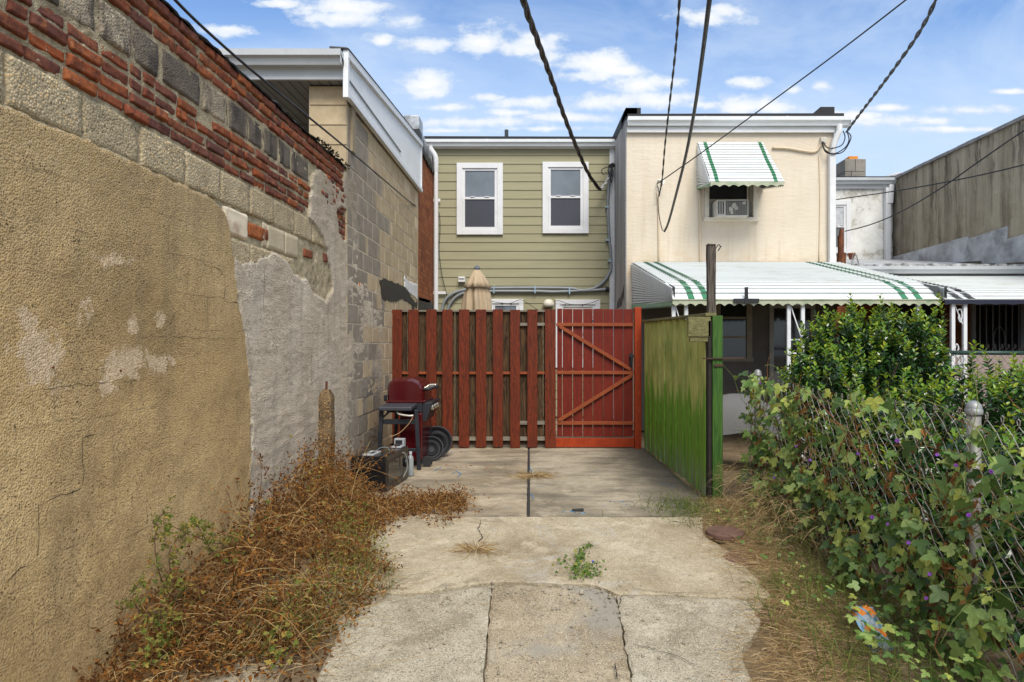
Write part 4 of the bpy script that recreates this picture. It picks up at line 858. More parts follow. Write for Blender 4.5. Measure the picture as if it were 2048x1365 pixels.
for i, (a, c) in enumerate(boards):
    b = MB(); e = R.uniform(-.006, .006); b.box(X_(a,YF), X_(c,YF), YF-.012, YF+.010, .012+e, Z_(619.5,YF)+e*.6); b.build('front_board', RW, root, bevel=.002)
for (a, c), (d, e_) in zip(boards, boards[1:]):
    b = MB(); x0_ = X_(c,YF)-.035; x1_ = X_(d,YF)+.03; m = (x0_+x1_)/2+R.uniform(-.03,.03); g1 = R.choice((0, 0, .006, .004))
    if g1: b.box(x0_, m-g1/2, YF+.05, YF+.07, .05, Z_(622,YF)); b.box(m+g1/2, x1_, YF+.05, YF+.07, .05, Z_(622,YF))
    else: b.box(x0_, x1_, YF+.05, YF+.07, .05, Z_(622,YF))
    b.build('rear_board', BW, root, bevel=.002)
b = MB(); b.box(X_(786,YF), X_(1110,YF), YF+.011, YF+.048, Z_(749,YF), Z_(744,YF)); b.build('middle_rail', RR, root, bevel=.002)
b = MB(); b.box(X_(786,YF), X_(1110,YF), YF+.012, YF+.048, Z_(882,YF), Z_(874.5,YF)); b.box(X_(786,YF), X_(1110,YF), YF+.071, YF+.1, .01, .1); b.build('bottom_rail', GW, root, bevel=.002)
b = MB(); b.box(X_(1035,YF), X_(1110,YF), YF+.011, YF+.048, Z_(652,YF), Z_(646,YF)); b.box(X_(1035,YF), X_(1110,YF), YF+.011, YF+.048, Z_(850,YF), Z_(843,YF)); b.box(X_(786,YF), X_(1110,YF), YF+.011, YF+.048, Z_(624,YF), Z_(620.5,YF)); b.build('upper_rail', GW, root, bevel=.002)
root = thing('red_gate', 'red boarded gate with a Z-shaped brace and thin light gaps between its boards', 'gate', (.6, YF, 0))
gb = [1114,1125,1145.5,1166,1186.5,1207,1227.5,1247.5,1267]
for i, (a, c) in enumerate(zip(gb, gb[1:])):
    w_ = .010 if i in (2, 3, 6) else .007 if i not in (4,) else .005
    b = MB(); b.box(X_(a,YF)+w_/2, X_(c,YF)-w_/2, YF+.03, YF+.048, .15, Z_(618,YF)+R.uniform(-.004,.004)); b.build('board', RG, root, bevel=.0015)
for (y0_, y1_, xa_) in ((653,646.5,1112.5),(749,742.5,1113),(850,843.5,1114)):
    b = MB(); b.box(X_(xa_,YF), X_(1267,YF), YF-.004, YF+.029, Z_(y0_,YF), Z_(y1_,YF)); b.build('rail', RR, root, bevel=.003)
for p, q in (((1119,653),(1262,740)),((1265,750),(1117,842))):
    b = MB(); b.bar((X_(p[0],YF),YF+.006,Z_(p[1],YF)), (X_(q[0],YF),YF+.006,Z_(q[1],YF)), .038, .045, (0,0,1)); b.build('brace', RR, root, bevel=.003)
b = MB(); b.box(X_(1112,YF), X_(1268,YF), YF-.006, YF+.028, .015, .135); b.build('kick_board', RW2, root, bevel=.003)
b = MB(); q = at(1262,722,YF); b.tube(spline([(q.x,YF+.02,q.z+.07),(q.x,YF-.03,q.z+.05),(q.x,YF-.035,q.z-.06),(q.x,YF+.02,q.z-.08)],5), .009, 6); b.box(q.x-.02,q.x+.02,YF+.015,YF+.03,q.z-.1,q.z+.1); b.box(q.x-.02,q.x+.035,YF-.02,YF+.0,q.z+.05,q.z+.08); b.build('handle', BLK, root, bevel=.002)
b = MB(); q = at(1186,644,YF); b.lathe([(.014,0),(.016,.01),(.008,.02)], (q.x, YF+.015, q.z), 8); b.build('latch_knob', BLK, root)
root = thing('red_gate_post', 'bright red square post between the red gate and the green fence', 'post', (1.3, YF, 0))
b = MB(); b.box(X_(1269.5,YF-.05), X_(1283,YF-.05), YF-.05, YF+.05, 0, Z_(615,YF)); b.build('post', RW2, root, bevel=.004)
b = MB()
for z in (.5, 1.1, 1.75): b.lathe([(.006,0),(.006,.004),(.002,.006)], (X_(1276,YF), YF-.052, z), 6)
b.build('nail_head', STEEL, root)
# ================================================================== GREEN FENCE
def paint(t, col, f):
    s = t.sep(); w = t.noise(1, 4, .6, vec=t.map((16, 16, .7))); w2 = t.noise(1, 4, .7, vec=t.map((40, 40, 1.3)))
    lim = t.math('ADD', t.math('ADD', t.math('MULTIPLY', t.math('SUBTRACT', w, .5), 1.15), t.math('MULTIPLY', t.island(), .36)), 0.72)
    top = t.rng(t.math('SUBTRACT', s[2], lim), -.05, .10)
    g_ = t.mix(t.rng(f, .2, .62), (.105,.225,.018), (.19,.36,.035)); al = t.mix(t.rng(f, .2, .62), (.36,.38,.09), (.56,.56,.20)); al = t.mix(t.rng(t.noise(3, 4), .45, .65, 0, .6), al, (.19,.25,.05))
    c_ = t.mix(top, g_, al); c_ = t.mix(t.rng(w2, .60, .68, 0, .55), c_, (.20,.19,.12)); low = t.math('MULTIPLY', t.rng(s[2], .35, .0), t.rng(w2, .46, .58)); return t.mix(low, c_, (.27,.26,.21))
GB = wood('green_board', (.05,.05,.03), (.2,.2,.1), .8, .55, (40,40,1.2), .6, None, paint)
root = thing('green_board_fence', 'green board fence with faded mossy top running from the red gate post towards the camera', 'fence', (1.42, 7.2, 0))
A = Vector((1.375, 8.55, 0)); B = Vector((1.475, 5.78, 0)); nb = 21
for i in range(nb):
    p = A.lerp(B, i/nb+.0008); q = A.lerp(B, (i+1)/nb-.0038); zt_ = 1.655-.05*(i/nb)+R.uniform(-.004,.004)+.01; dx = (.010 if i % 2 else -.006)+R.uniform(-.006,.006)
    b = MB(); b.hexa([(p.x+dx,p.y,.02),(q.x+dx,q.y,.02),(q.x+.022,q.y,.02),(p.x+.022,p.y,.02),(p.x+dx,p.y,zt_),(q.x+dx,q.y,zt_),(q.x+.022,q.y,zt_),(p.x+.022,p.y,zt_)]); b.build('board', GB, root, bevel=.005)
MOSS = wood('mossy_cap', (.10,.095,.035), (.24,.22,.10), .9, .2, (30,3,30), .7)
b = MB(); b.bar((1.395,8.6,1.68),(1.50,5.7,1.635),.10,.028); b.build('top_cap', MOSS, root, bevel=.004)
b = MB(); b.box(1.30,1.50,5.70,5.74,1.44,1.615); b.box(1.315,1.50,5.71,5.745,1.395,1.44); b.build('end_block', MOSS, root, bevel=.006)
b = MB(); b.bar((1.43,8.5,.45),(1.53,5.8,.45),.04,.09); b.bar((1.43,8.5,1.3),(1.53,5.8,1.3),.04,.09); b.build('rail', GB, root)
root = thing('tall_timber_post', 'tall weathered grey timber post with a bent wire on top, above the green fence', 'post', (1.53, 5.72, 0))
def oldpaint(t, col, f):
    s = t.sep(); return t.mix(t.rng(t.math('ADD', s[2], t.math('MULTIPLY', f, .12)), 1.66, 1.70), (.03,.085,.012), col)
OP = wood('old_post', (.035,.028,.022), (.16,.135,.11), .9, .1, (45,45,1.2), .8, None, oldpaint)
b = MB(); b.grid(lambda u, v: (1.535+.038*max(-1,min(1,1.4*math.cos(u*6.2832)))*(1-.1*v)+.006*noise.noise(Vector((u*3,v*12,2)))-.02*v, 5.765+.035*max(-1,min(1,1.4*math.sin(u*6.2832)))*(1-.1*v), v*2.26+(.012*noise.noise(Vector((u*9,0,3))) if v > .98 else 0)), 16, 40)
b.add([(1.515+.036*max(-1,min(1,1.4*math.cos(k*.3927))), 5.765+.036*max(-1,min(1,1.4*math.sin(k*.3927))), 2.25) for k in range(16)], [tuple(range(16))]); b.build('shaft', OP, root)
b = MB(); b.tube(spline([(1.53,5.69,2.2),(1.56,5.68,2.245),(1.575,5.68,2.22),(1.555,5.68,2.19),(1.585,5.68,2.235)],5), .004, 5); b.build('bent_wire', BLK, root)
root = thing('green_gate_leaf', 'narrow bright green plank standing beside the tall timber post', 'plank', (1.62, 5.7, 0))
def gp_(t, col, f):
    w2 = t.noise(1, 4, .7, vec=t.map((30, 30, 1.0))); return t.mix(t.rng(w2, .62, .7, 0, .5), t.mix(t.rng(f, .2, .62), (.025,.075,.010), (.06,.14,.018)), (.12,.1,.05))
b = MB(); b.box(1.510,1.600,5.685,5.722,.02,1.625); b.build('plank', wood('green_plank', (.05,.05,.03), (.2,.2,.1), .7, 0, (40,40,1.2), .4, None, gp_), root, bevel=.004)
b = MB(); b.bar((1.42,5.68,1.25),(1.78,5.66,1.255),.012,.012); b.box(1.52,1.60,5.672,5.685,1.18,1.2); b.build('bolt', simple('rust_bolt', (.06,.03,.02), .8), root)
b = MB(); b.box(1.478,1.505,5.70,5.80,.02,1.58); b.build('gap_shade_strip', simple('gap_shade', (.022,.018,.014), .9, .4, 20, .5, 40), root)  # dark strip standing in for the shaded gap beside the plank
# ================================================================== CLOSED PARASOL
root = thing('closed_parasol', 'folded beige patio parasol standing behind the red fence', 'parasol', (X_(953,10), 10, 0))
px_ = X_(954, 10)
b = MB(); ph = [R.uniform(-.4,.4) for _ in range(8)]
def rad(t_, z): return 1+.20*math.cos(8*t_+.8*math.sin(z*3))*min(1, max(0, (2.5-z)/.3))+.06*math.sin(3*t_+z*6)
b.lathe([(.2,1.5),(.205,1.75),(.195,2.0),(.175,2.15),(.15,2.24),(.185,2.245),(.15,2.33),(.11,2.42),(.06,2.50),(.03,2.54)], (px_,10,0), 64, rad); b.build('canopy', simple('beige_cloth', (.42,.32,.21), .9, .1, 5, .3, 25), root, smooth=True)
b = MB(); b.lathe([(.045,2.52),(.05,2.545),(.035,2.57),(.015,2.59)], (px_,10,0), 16); b.build('finial', simple('slate_cap', (.10,.12,.15), .5), root, smooth=True)
b = MB(); b.tube([(px_,10,0),(px_,10,1.55)], .024, 10); b.build('pole', GREYPIPE, root)
# ================================================================== GRILL
DK = simple('grill_grey', (.016,.018,.023), .45, .15, 6, .1, 50, .45); RE = simple('enamel_red', (.062,.004,.006), .16, .1, 3, 0, spec=.7); CHR = simple('chrome', (.6,.58,.5), .25, .1, 4, 0, spec=.6, metal=.9)
root = thing('gas_grill', 'gas barbecue grill with dark red lid on a charcoal frame near the red fence', 'grill', (-1.5, 7.5, 0))
gy0, gy1 = 7.36, 7.92; gxa, gxb = -1.735, -1.315
b = MB(); NU = 24
def lidp(u, v):
    a = u*math.pi; x = -math.cos(a); zz = math.sin(a); x_ = (gxa+gxb)/2+(gxb-gxa)/2*math.copysign(abs(x)**.68, x)-.03*zz*(1 if x < 0 else -.4); z_ = .735+.255*abs(zz)**.62*(1-.12*max(0,x)) ; e = min(v, 1-v)*2
    k = 1-(1-min(1, e*5))**3*.12; return ((x_-(gxa+gxb)/2)*k+(gxa+gxb)/2, gy0+(gy1-gy0)*v, .735+(z_-.735)*k)
b.grid(lidp, NU, 14); b.add([lidp(i/NU, 0) for i in range(NU+1)], [tuple(range(NU+1))]); b.add([lidp(i/NU, 1) for i in range(NU+1)], [tuple(range(NU+1))[::-1]])
lo = b.build('lid', RE, root, smooth=True, recalc=True); lo.data.set_sharp_from_angle(angle=math.radians(50))
b = MB(); b.box(gxa-.012, gxb+.015, gy0-.012, gy1+.012, .712, .738); b.build('lid_rim', RE, root, bevel=.008)
b = MB(); b.box(gxa-.035,gxa-.01,gy0+.0,gy0+.06,.73,.80); b.build('hinge', DK, root, bevel=.005)
b = MB(); b.tube(spline([(gxb-.03,gy0+.05,.86),(gxb+.07,gy0+.04,.87),(gxb+.08,gy1-.04,.87),(gxb-.03,gy1-.05,.86)],6), .016, 10); b.build('lid_handle', DK, root, smooth=True)
b = MB(); b.box(gxb-.02,gxb+.07,gy1-.1,gy1+.04,.845,.90); b.build('thermometer_bezel', CHR, root, bevel=.01)
b = MB(); b.hexa([(gxa-.02,7.02,.655),(gxb-.075,7.02,.655),(gxb-.075,7.36,.665),(gxa-.02,7.36,.665),(gxa-.02,7.02,.70),(gxb-.075,7.02,.70),(gxb-.075,7.36,.71),(gxa-.02,7.36,.71)]); b.build('side_shelf', simple('shelf_grey', (.045,.046,.055), .5, .15, 5, .1), root, bevel=.012)
b = MB(); b.box(gxa+.03,gxb-.12,7.06,7.08,.7005,.704); b.box(gxb-.13,gxb-.12,7.06,7.3,.7005,.704); b.build('shelf_groove', BLK, root)
b = MB(); b.box(gxa, gxb-.02, gy0, gy1, .60, .711); b.build('firebox', DK, root, bevel=.01)
b = MB(); b.hexa([(gxb-.02,gy0,.50),(gxb+.02,gy0,.50),(gxb+.02,gy1,.50),(gxb-.02,gy1,.50),(gxb-.02,gy0,.71),(gxb+.10,gy0,.72),(gxb+.10,gy1,.72),(gxb-.02,gy1,.71)]); b.build('control_panel', DK, root, bevel=.008)
for k in range(3):
    b = MB(); y = gy0+.09+k*.17; b.lathe([(.035,0),(.036,.012),(.026,.016),(.024,.035),(.001,.036)], (gxb+.072,y,.655), 16, M=Matrix.Rotation(math.radians(110),4,'Y')); b.build('knob', CHR, root, smooth=True)
for (x, y) in ((gxa+.0,7.12),(gxb-.04,7.12),(gxa+.0,7.9),(gxb-.04,7.9)):
    b = MB(); lx = .02 if x > -1.5 else -.02; b.bar((x,y,.66),(x+lx*1.6,y-.005,.0),.042,.042,(0,1,0)); b.build('leg', DK, root, bevel=.006)
b = MB(); b.box(gxa+.02,gxb-.05,7.105,7.135,.50,.555); b.box(gxa+.02,gxb-.03,7.105,7.135,.20,.235); b.box(gxa-.02,gxa+.015,7.12,7.9,.18,.21); b.box(gxb-.05,gxb-.02,7.14,7.9,.18,.21); b.bar((gxa,7.12,.56),(gxa+.13,7.12,.68),.02,.02,(0,1,0)); b.build('frame_rail', DK, root, bevel=.004)
b = MB(); b.box(gxa+.16, gxb-.01, 7.3, 7.88, .07, .60); b.build('cabinet', RE, root, bevel=.01)
b = MB(); b.tube(spline([(gxb-.24,7.1,.66),(gxb-.22,7.05,.62),(gxb-.1,7.04,.60),(gxb-.06,7.05,.605)],5), .011, 8); b.build('towel_hook', simple('pale_steel',(.45,.43,.38),.4,.1,5,0,metal=.4), root, smooth=True)
b = MB(); b.tube(spline([(gxb-.06,7.05,.60),(gxb-.1,7.03,.52),(gxb-.2,7.0,.42),(gxb-.3,6.98,.38)],6), .004, 5); b.build('hose', simple('tan_hose',(.35,.2,.1)), root)
for y in (7.3, 7.86):
    b = MB(); b.lathe([(.01,-.02),(.055,-.02),(.06,-.01),(.06,.01),(.055,.02),(.01,.02)], (gxb+.05,y,.062), 20, M=Matrix.Rotation(math.pi/2,4,'X')); b.build('wheel', BLK, root, smooth=False)
# round trays
for (cx_, cy_, cz_, r_, tl, lab, py_) in ((X_(873,7.95),7.95,.185,.185,12,'large round black plastic tray leaning against the red fence behind the grill',0),(X_(862,7.72),7.72,.135,.14,24,'smaller round dark tray lying against the larger one beside the grill leg',0)):
    rt = thing('round_tray', lab, 'tray', (cx_, cy_, 0)); M_ = Matrix.Rotation(math.radians(90-tl), 4, 'X') @ Matrix.Rotation(math.radians(15), 4, 'Y')
    b = MB(); q = r_; b.lathe([(q*.1,0),(q*.86,0),(q*.93,.035),(q,.04),(q,.048),(q*.9,.045),(q*.82,.012),(q*.6,.010),(q*.58,.02),(q*.5,.02),(q*.48,.010),(q*.1,.008)], (cx_,cy_,cz_), 40, M=M_); b.build('dish', simple('black_plastic', (.012,.012,.014), .55, .2, 6, .1, spec=.25), rt, smooth=True)
    b = MB(); b.lathe([(q*.97,.049),(q*1.01,.05),(q*1.01,.040),(q*.97,.041)], (cx_,cy_,cz_), 40, M=M_, cap=False); b.build('rim', simple('rim_grey', (.035,.035,.04), .5), rt, smooth=True)
# ================================================================== MICROWAVE
mx0 = Vector((-1.42, 6.02)); dL = (Vector((-1.35, 6.67))-mx0); dD = Vector((-.35, .05)); hM = .333
def mc(l, d, z): p = mx0+dL*l+dD*d; return (p.x, p.y, z)
def mbox(mb, l0, l1, d0, d1, z0, z1): mb.hexa([mc(l0,d0,z0),mc(l0,d1,z0),mc(l1,d1,z0),mc(l1,d0,z0),mc(l0,d0,z1),mc(l0,d1,z1),mc(l1,d1,z1),mc(l1,d0,z1)]); return mb
root = thing('microwave_oven', 'black and bronze microwave oven dumped on the ground between the dead weeds and the grill', 'microwave', (-1.5, 6.3, 0))
mbox(MB(), 0, 1, .04, 1, .01, hM).build('casing', simple('gloss_black', (.010,.010,.011), .15, .2, 4, 0, spec=.6, dirt=(.05,.045,.035), dirtamt=.3), root, bevel=.005)
BZ = simple('bronze_steel', (.055,.045,.035), .35, .08, 4, 0, spec=.5, metal=.5)
mbox(MB(), 0, .98, 0, .04, .01, .065).build('lower_trim', BZ, root, bevel=.002); mbox(MB(), 0, .98, 0, .04, .285, hM-.002).build('upper_trim', BZ, root, bevel=.002)
mbox(MB(), 0, .73, 0, .04, .067, .283).build('door', BZ, root, bevel=.002); mbox(MB(), .05, .68, -.012, .0, .08, .27).build('door_glass', simple('door_black', (.008,.008,.008), .08, spec=.7, bump=0), root, bevel=.002)
mbox(MB(), .74, .98, -.004, .04, .067, .283).build('control_panel', simple('panel_black', (.012,.012,.012), .2, bump=0), root, bevel=.002)
b = MB(); p = mc(.86, -.02, .18); b.lathe([(.045,-.01),(.048,.0),(.04,.02),(.001,.021)], p, 20, M=Matrix.Rotation(math.pi/2,4,'Y')); b.build('dial', DK, root, smooth=True)
b = MB(); b.tube(spline([mc(.66,-.02,.30),mc(.70,-.09,.28),mc(.73,-.12,.20),mc(.73,-.11,.12),mc(.70,-.02,.05)],6), .0065, 8); b.build('handle', simple('handle_silver', (.26,.26,.24), .4, metal=.3, bump=0), root, smooth=True)
b = MB()
for k in range(22):
    for j in range(4): mbox(b, -.002, .0, .1+k*.035, .115+k*.035, .24+j*.018, .248+j*.018)
b.build('vent_slots', BLK, root)
root = thing('white_switch_plate', 'flat white control plate lying on the left end of the black microwave', 'plate', mc(.25,.6,hM))
b = MB(); mbox(b, .02, .34, .38, .68, hM+.0005, hM+.016); b.build('plate', simple('plate_grey', (.36,.37,.37), .5), root, bevel=.003)
b = MB(); mbox(b, .08, .26, .44, .55, hM+.0165, hM+.018); mbox(b, .10, .22, .6, .64, hM+.0165, hM+.018); b.build('dark_window', DK, root)
b = MB(); b.tube(spline([mc(.3,.5,hM+.02),mc(.45,.45,hM+.035),mc(.5,.3,hM+.03),mc(.42,.2,hM+.01)],5), .003, 5); b.build('cord', GREYPIPE, root)
root = thing('small_white_gadget', 'small white box gadget standing on the far end of the black microwave', 'gadget', mc(.8,.3,hM))
b = MB(); mbox(b, .72, .95, .05, .35, hM+.0005, hM+.02); mbox(b, .86, .95, .05, .35, hM+.02, hM+.085); b.build('shell', simple('gadget_white', (.30,.31,.32), .5), root, bevel=.006)
b = MB(); p = mc(.78,.2,hM+.022); b.lathe([(.03,0),(.032,.012),(.022,.016),(.001,.016)], p, 16); mbox(b, .852, .86, .1, .3, hM+.03, hM+.07); b.build('dial', DK, root)
root = thing('white_bottle', 'slim white plastic bottle standing behind the microwave next to the grill leg', 'bottle', (X_(820,6.78), 6.78, 0))
b = MB(); b.lathe([(.03,0),(.032,.01),(.032,.17),(.026,.2),(.013,.215),(.013,.225)], (X_(821,6.78),6.78,.004), 16); b.build('bottle_body', simple('bottle_white', (.26,.28,.28), .35, bump=0), root, smooth=True)
b = MB(); b.lathe([(.016,.224),(.016,.25),(.013,.252)], (X_(821,6.78),6.78,.004), 14); b.build('cap', simple('cap_grey', (.4,.42,.44), .5), root)
# ================================================================== GROUND
t = NT('soil'); n = t.noise(3, 6, .7); n2 = t.noise(40, 5, .7); col = t.ramp(n, [(.3, (.12,.085,.052)), (.5, (.20,.148,.09)), (.7, (.28,.215,.14))]); col = t.mix(t.rng(n2, .5, .65, 0, .6), col, (.07,.045,.026))
col = t.mix(t.rng(t.vor(38), .12, .2, .5, 0), col, (.30,.26,.2)); SOIL = t.out(col, .95, t.bump(n2, .8, .02), .1)
xs = [-80,-30,-12,-6,-4,-3]+[-2.6+.06*i for i in range(105)]+[4.5,6,9,14,30,80]; ys_ = [-40,-15,-5,-1,0]+[.3+.06*i for i in range(140)]+[9,10,12,15,20,30,60,140]
def gz(x, y):
    z = g(y)-.035+noise.noise(Vector((x*2.1, y*2.1, 0)))*.02+noise.noise(Vector((x*9, y*9, 3)))*.010
    if 1.15 < x < 2.5 and y < 6: z += .045*min(1, (x-1.15)/.3)
    if x > 3.6 or x < -2.2 or y > 8.7: z = -.03
    return z
b = MB(); nx_ = len(xs)
for y in ys_:
    for x in xs: b.v.append((x, y, gz(x, y)))
for j in range(len(ys_)-1):
    for i in range(nx_-1): a = j*nx_+i; b.f.append((a, a+1, a+nx_+1, a+nx_)); b.m.append(0)
struct(b.build('ground', SOIL, smooth=True, recalc=False))
def concrete(name, c, dark, light, speck=.5, blue=False, big=1.2, swirl=False, stains=None, grain=.5):
    t = NT(name); n = t.noise(big, 7, .62, dist=.6); col = t.ramp(n, [(.32, dark), (.48, c), (.68, light)])
    m = t.noise(9, 6, .72); col = t.mix(t.rng(m, .52, .70, 0, .5), col, dim(dark, .8))
    v = t.vor(130, 'Color'); d = t.vor(130); s = t.sep(v)
    gn = t.noise(110, 5, .8); col = t.mix(t.rng(gn, .53, .62, 0, min(1, speck*1.05)), col, dim(dark, .28)); g2 = t.noise(3.5, 6, .75, dist=.8); col = t.mix(t.rng(g2, .5, .66, 0, .42), col, dim(dark, .62)); g3 = t.noise(4.2, 5, .7, vec=t.map(loc=(7,3,1))); col = t.mix(t.rng(g3, .54, .66, 0, .5), col, dim(light, 1.15))
    sp = t.ramp(s[0], [(0, (.04,.04,.045)), (.45, dim(dark, .6)), (.6, dim(light, 1.15)), (1, (.62,.58,.48))]); col = t.mix(t.math('MULTIPLY', t.rng(d, .5, .25), t.rng(s[1], .45, .6, 0, speck)), col, sp)
    v2 = t.vor(60, 'Color'); s2 = t.sep(v2); col = t.mix(t.math('MULTIPLY', t.rng(t.vor(60), .26, .16), t.rng(s2[1], .80, .84, 0, speck)), col, t.ramp(s2[0], [(0, (.05,.045,.04)), (.5, (.1,.09,.07)), (.55, (.6,.56,.46)), (1, (.45,.4,.3))]))
    nr = None
    if swirl:
        w = t.noise(1.3, 5, .65, dist=2.6); w2 = t.math('SINE', t.math('MULTIPLY', w, 46.0)); col = t.mix(t.rng(w2, .1, 1, 0, .30), col, dark); col = t.mix(t.rng(t.noise(1.7, 5, .7, dist=1.5), .55, .66, 0, .5), col, (.40,.385,.35)); nr = t.bump(w2, .25, .006)
        col = t.mix(t.rng(t.noise(2.6, 5, .7, dist=1), .58, .66, 0, .5), col, (.16,.13,.09))
    if blue:
        k = t.noise(2.6, 4, .6, vec=t.map((.45, 1.6, 1))); col = t.mix(t.rng(k, .47, .64, 0, .62), col, (.12,.105,.08))
        k2 = t.noise(5.5, 5, .72, vec=t.map((.6, 1.5, 1), loc=(4.1, 2.2, 0))); col = t.mix(t.rng(k2, .655, .685, 0, .55), col, (.06,.20,.36))
        k3 = t.vor(1.1, vec=t.map((1, 1.3, 1)), feat='DISTANCE_TO_EDGE'); 
        s3 = t.sep(); edge = t.math('ADD', s3[0], t.math('MULTIPLY', t.noise(3, 4), .5)); col = t.mix(t.rng(edge, .95, 1.45, 0, .75), col, (.06,.055,.045))
    if stains: col = stains(t, col)
    return t.out(col, .92, t.bump(t.noise(150, 4, .7), grain, .005, t.bump(m, .35, .008, nr)), .15)
def interp(tab):
    tab = sorted(tab)
    def f(q):
        if q <= tab[0][0]: return tab[0][1]
        for (a, va), (c, vc) in zip(tab, tab[1:]):
            if q <= c: return va+(vc-va)*(q-a)/(c-a)
        return tab[-1][1]
    return f
def slab(name, xl, xr, yn, yf_, mat, nu=60, nv=60, top=0.0, amp=.004, ej=.012, seed=0, skirt=.07):
    b = MB(); ym = lambda x, t_: yn(x)+(yf_(x)-yn(x))*t_
    def P(u, v):
        x = 0; y = 2
        for _ in range(4):
            y = ym(x, v); a = xl(y); c = xr(y); x = a+(c-a)*u
        e = min(u, 1-u, v, 1-v)
        if e < .001:
            j = noise.noise(Vector((x*11, y*11, seed)))*ej+noise.noise(Vector((x*37, y*37, seed)))*ej*.5
            if u in (0, 1): x += j
            else: y += j
        zz = g(y)+top+noise.noise(Vector((x*1.7, y*1.7, seed+2)))*amp+noise.noise(Vector((x*7, y*7, seed+2)))*amp*.4
        return Vector((x, y, zz-(.006 if e < .001 else 0)))
    b.grid(P, nu, nv)
    rim = [P(i/nu, 0) for i in range(nu+1)]+[P(1, j/nv) for j in range(1, nv+1)]+[P(1-i/nu, 1) for i in range(1, nu+1)]+[P(0, 1-j/nv) for j in range(1, nv)]
    for p, q in zip(rim, rim[1:]+rim[:1]): b.add([p, q, q-Vector((0,0,skirt)), p-Vector((0,0,skirt))], [(3,2,1,0)])
    return struct(b.build(name, mat, smooth=False, recalc=False))
K = lambda v: (lambda q: v)
PAD1 = concrete('pad_left', (.33,.265,.18), (.21,.165,.105), (.44,.37,.265), .5, True); PAD2 = concrete('pad_right', (.32,.27,.195), (.18,.15,.105), (.44,.38,.28), .35, True, 1.0, grain=.3)
jx = lambda o: interp([(5.1,-.092+o),(8.7,-.15+o)])
slab('concrete_pad', K(-2.0), jx(-.014), interp([(-2,5.05),(-.9,5.14),(0,5.2)]), K(8.75), PAD1, 50, 60, 0, .003, .004, 1)
slab('concrete_pad', jx(.014), interp([(5.1,1.46),(8.7,1.40)]), interp([(-.1,5.2),(1.5,5.2)]), K(8.75), PAD2, 50, 60, .002, .003, .004, 4)
b = MB(); b.prism([(-.104,5.2),(-.080,5.2),(-.136,8.74),(-.163,8.74)], -.03, -.008, 'z'); struct(b.build('expansion_joint', simple('joint_black', (.03,.028,.026), .9, .3, 12, .5, 40)))
slab('patio', K(-2.0), K(1.37), K(8.78), K(12.0), PAD2, 4, 4, 0)
crk = [gp(x, y) for x, y in ((500,1205),(640,1192),(720,1184),(800,1189),(860,1186),(900,1179),(950,1170),(990,1166),(1040,1164),(1120,1169),(1185,1169),(1212,1178),(1232,1190),(1330,1190),(1500,1198),(1600,1200))]
crf = interp(crk)
AP = concrete('apron', (.40,.335,.225), (.27,.215,.135), (.50,.435,.32), .65, False, 1.3, True)
slab('concrete_apron', interp([(3.6,-1.9),(5.2,-1.9)]), interp([(3.6,1.30),(3.9,1.33),(4.4,1.27),(4.8,1.20),(5.3,1.32)]), lambda x: crf(x)+.006, K(5.17), AP, 90, 60, .006, .006, .018, 7)
NS = concrete('near_slab', (.40,.35,.255), (.28,.24,.165), (.50,.45,.345), .95, False, 2.0, grain=.9)
def centre(t, col):
    n = t.noise(1.5, 5, .65); s = t.sep(); q = t.math('ADD', n, t.math('MULTIPLY', t.math('SUBTRACT', s[1], 3.2), .16)); return t.mix(t.rng(q, .50, .60, 0, .8), col, (.28,.26,.22))
CT = concrete('centre_strip', (.35,.285,.19), (.25,.195,.125), (.44,.37,.26), .95, False, 2.2, stains=centre, grain=.9)
lx = interp([(1.0,-.30),(2.83,-.245),(3.30,-.265),(3.87,-.285)]); rx = interp([(1.0,.54),(2.83,.405),(3.3,.42),(3.72,.437)])
slab('concrete_slab', interp([(1,-.85),(2.83,-.98),(3.3,-1.02),(3.7,-1.25)]), lambda y: lx(y)-.004, K(1.0), lambda x: crf(x)-.010, NS, 50, 80, .0, .005, .010, 11)
slab('concrete_slab', lambda y: lx(y)+.003, lambda y: rx(y)-.003, K(1.0), lambda x: crf(x)-.014, CT, 50, 80, -.006, .005, .010, 14)
slab('concrete_slab', lambda y: rx(y)+.003, interp([(1,.85),(2.83,.925),(3.1,.96),(3.4,1.16),(3.7,1.28)]), K(1.0), lambda x: crf(x)-.006, NS, 50, 80, .002, .005, .016, 17)
slab('broken_slab', K(-2.0), interp([(1,-1.2),(2.83,-1.15),(3.4,-1.3)]), K(1.0), K(3.3), NS, 40, 50, -.035, .012, .02, 21)
# cracks in the paving
b = MB(); gf = lambda x, y: (x, y, g(y)+.0115)
def cg(*q): return [gp(x, y) for x, y in q]
crack(b, cg((1248,1188),(1238,1215)), .004, gf); crack(b, cg((962,1042),(958,1062),(966,1078),(952,1090)), .004, gf); crack(b, cg((600,1162),(680,1168),(760,1180),(820,1182)), .006, gf)
crack(b, cg((1250,1180),(1300,1185),(1345,1190),(1420,1190),(1500,1203)), .003, gf); crack(b, cg((1255,1290),(1330,1310),(1400,1335)), .004, gf); crack(b, cg((830,1040),(900,1037),(960,1036),(1050,1034)), .006, gf)
crack(b, cg((1440,1060),(1400,1052),(1340,1045)), .005, gf); crack(b, cg((1230,1330),(1235,1365)), .006, gf)
struct(b.build('paving_cracks', CK, recalc=False))
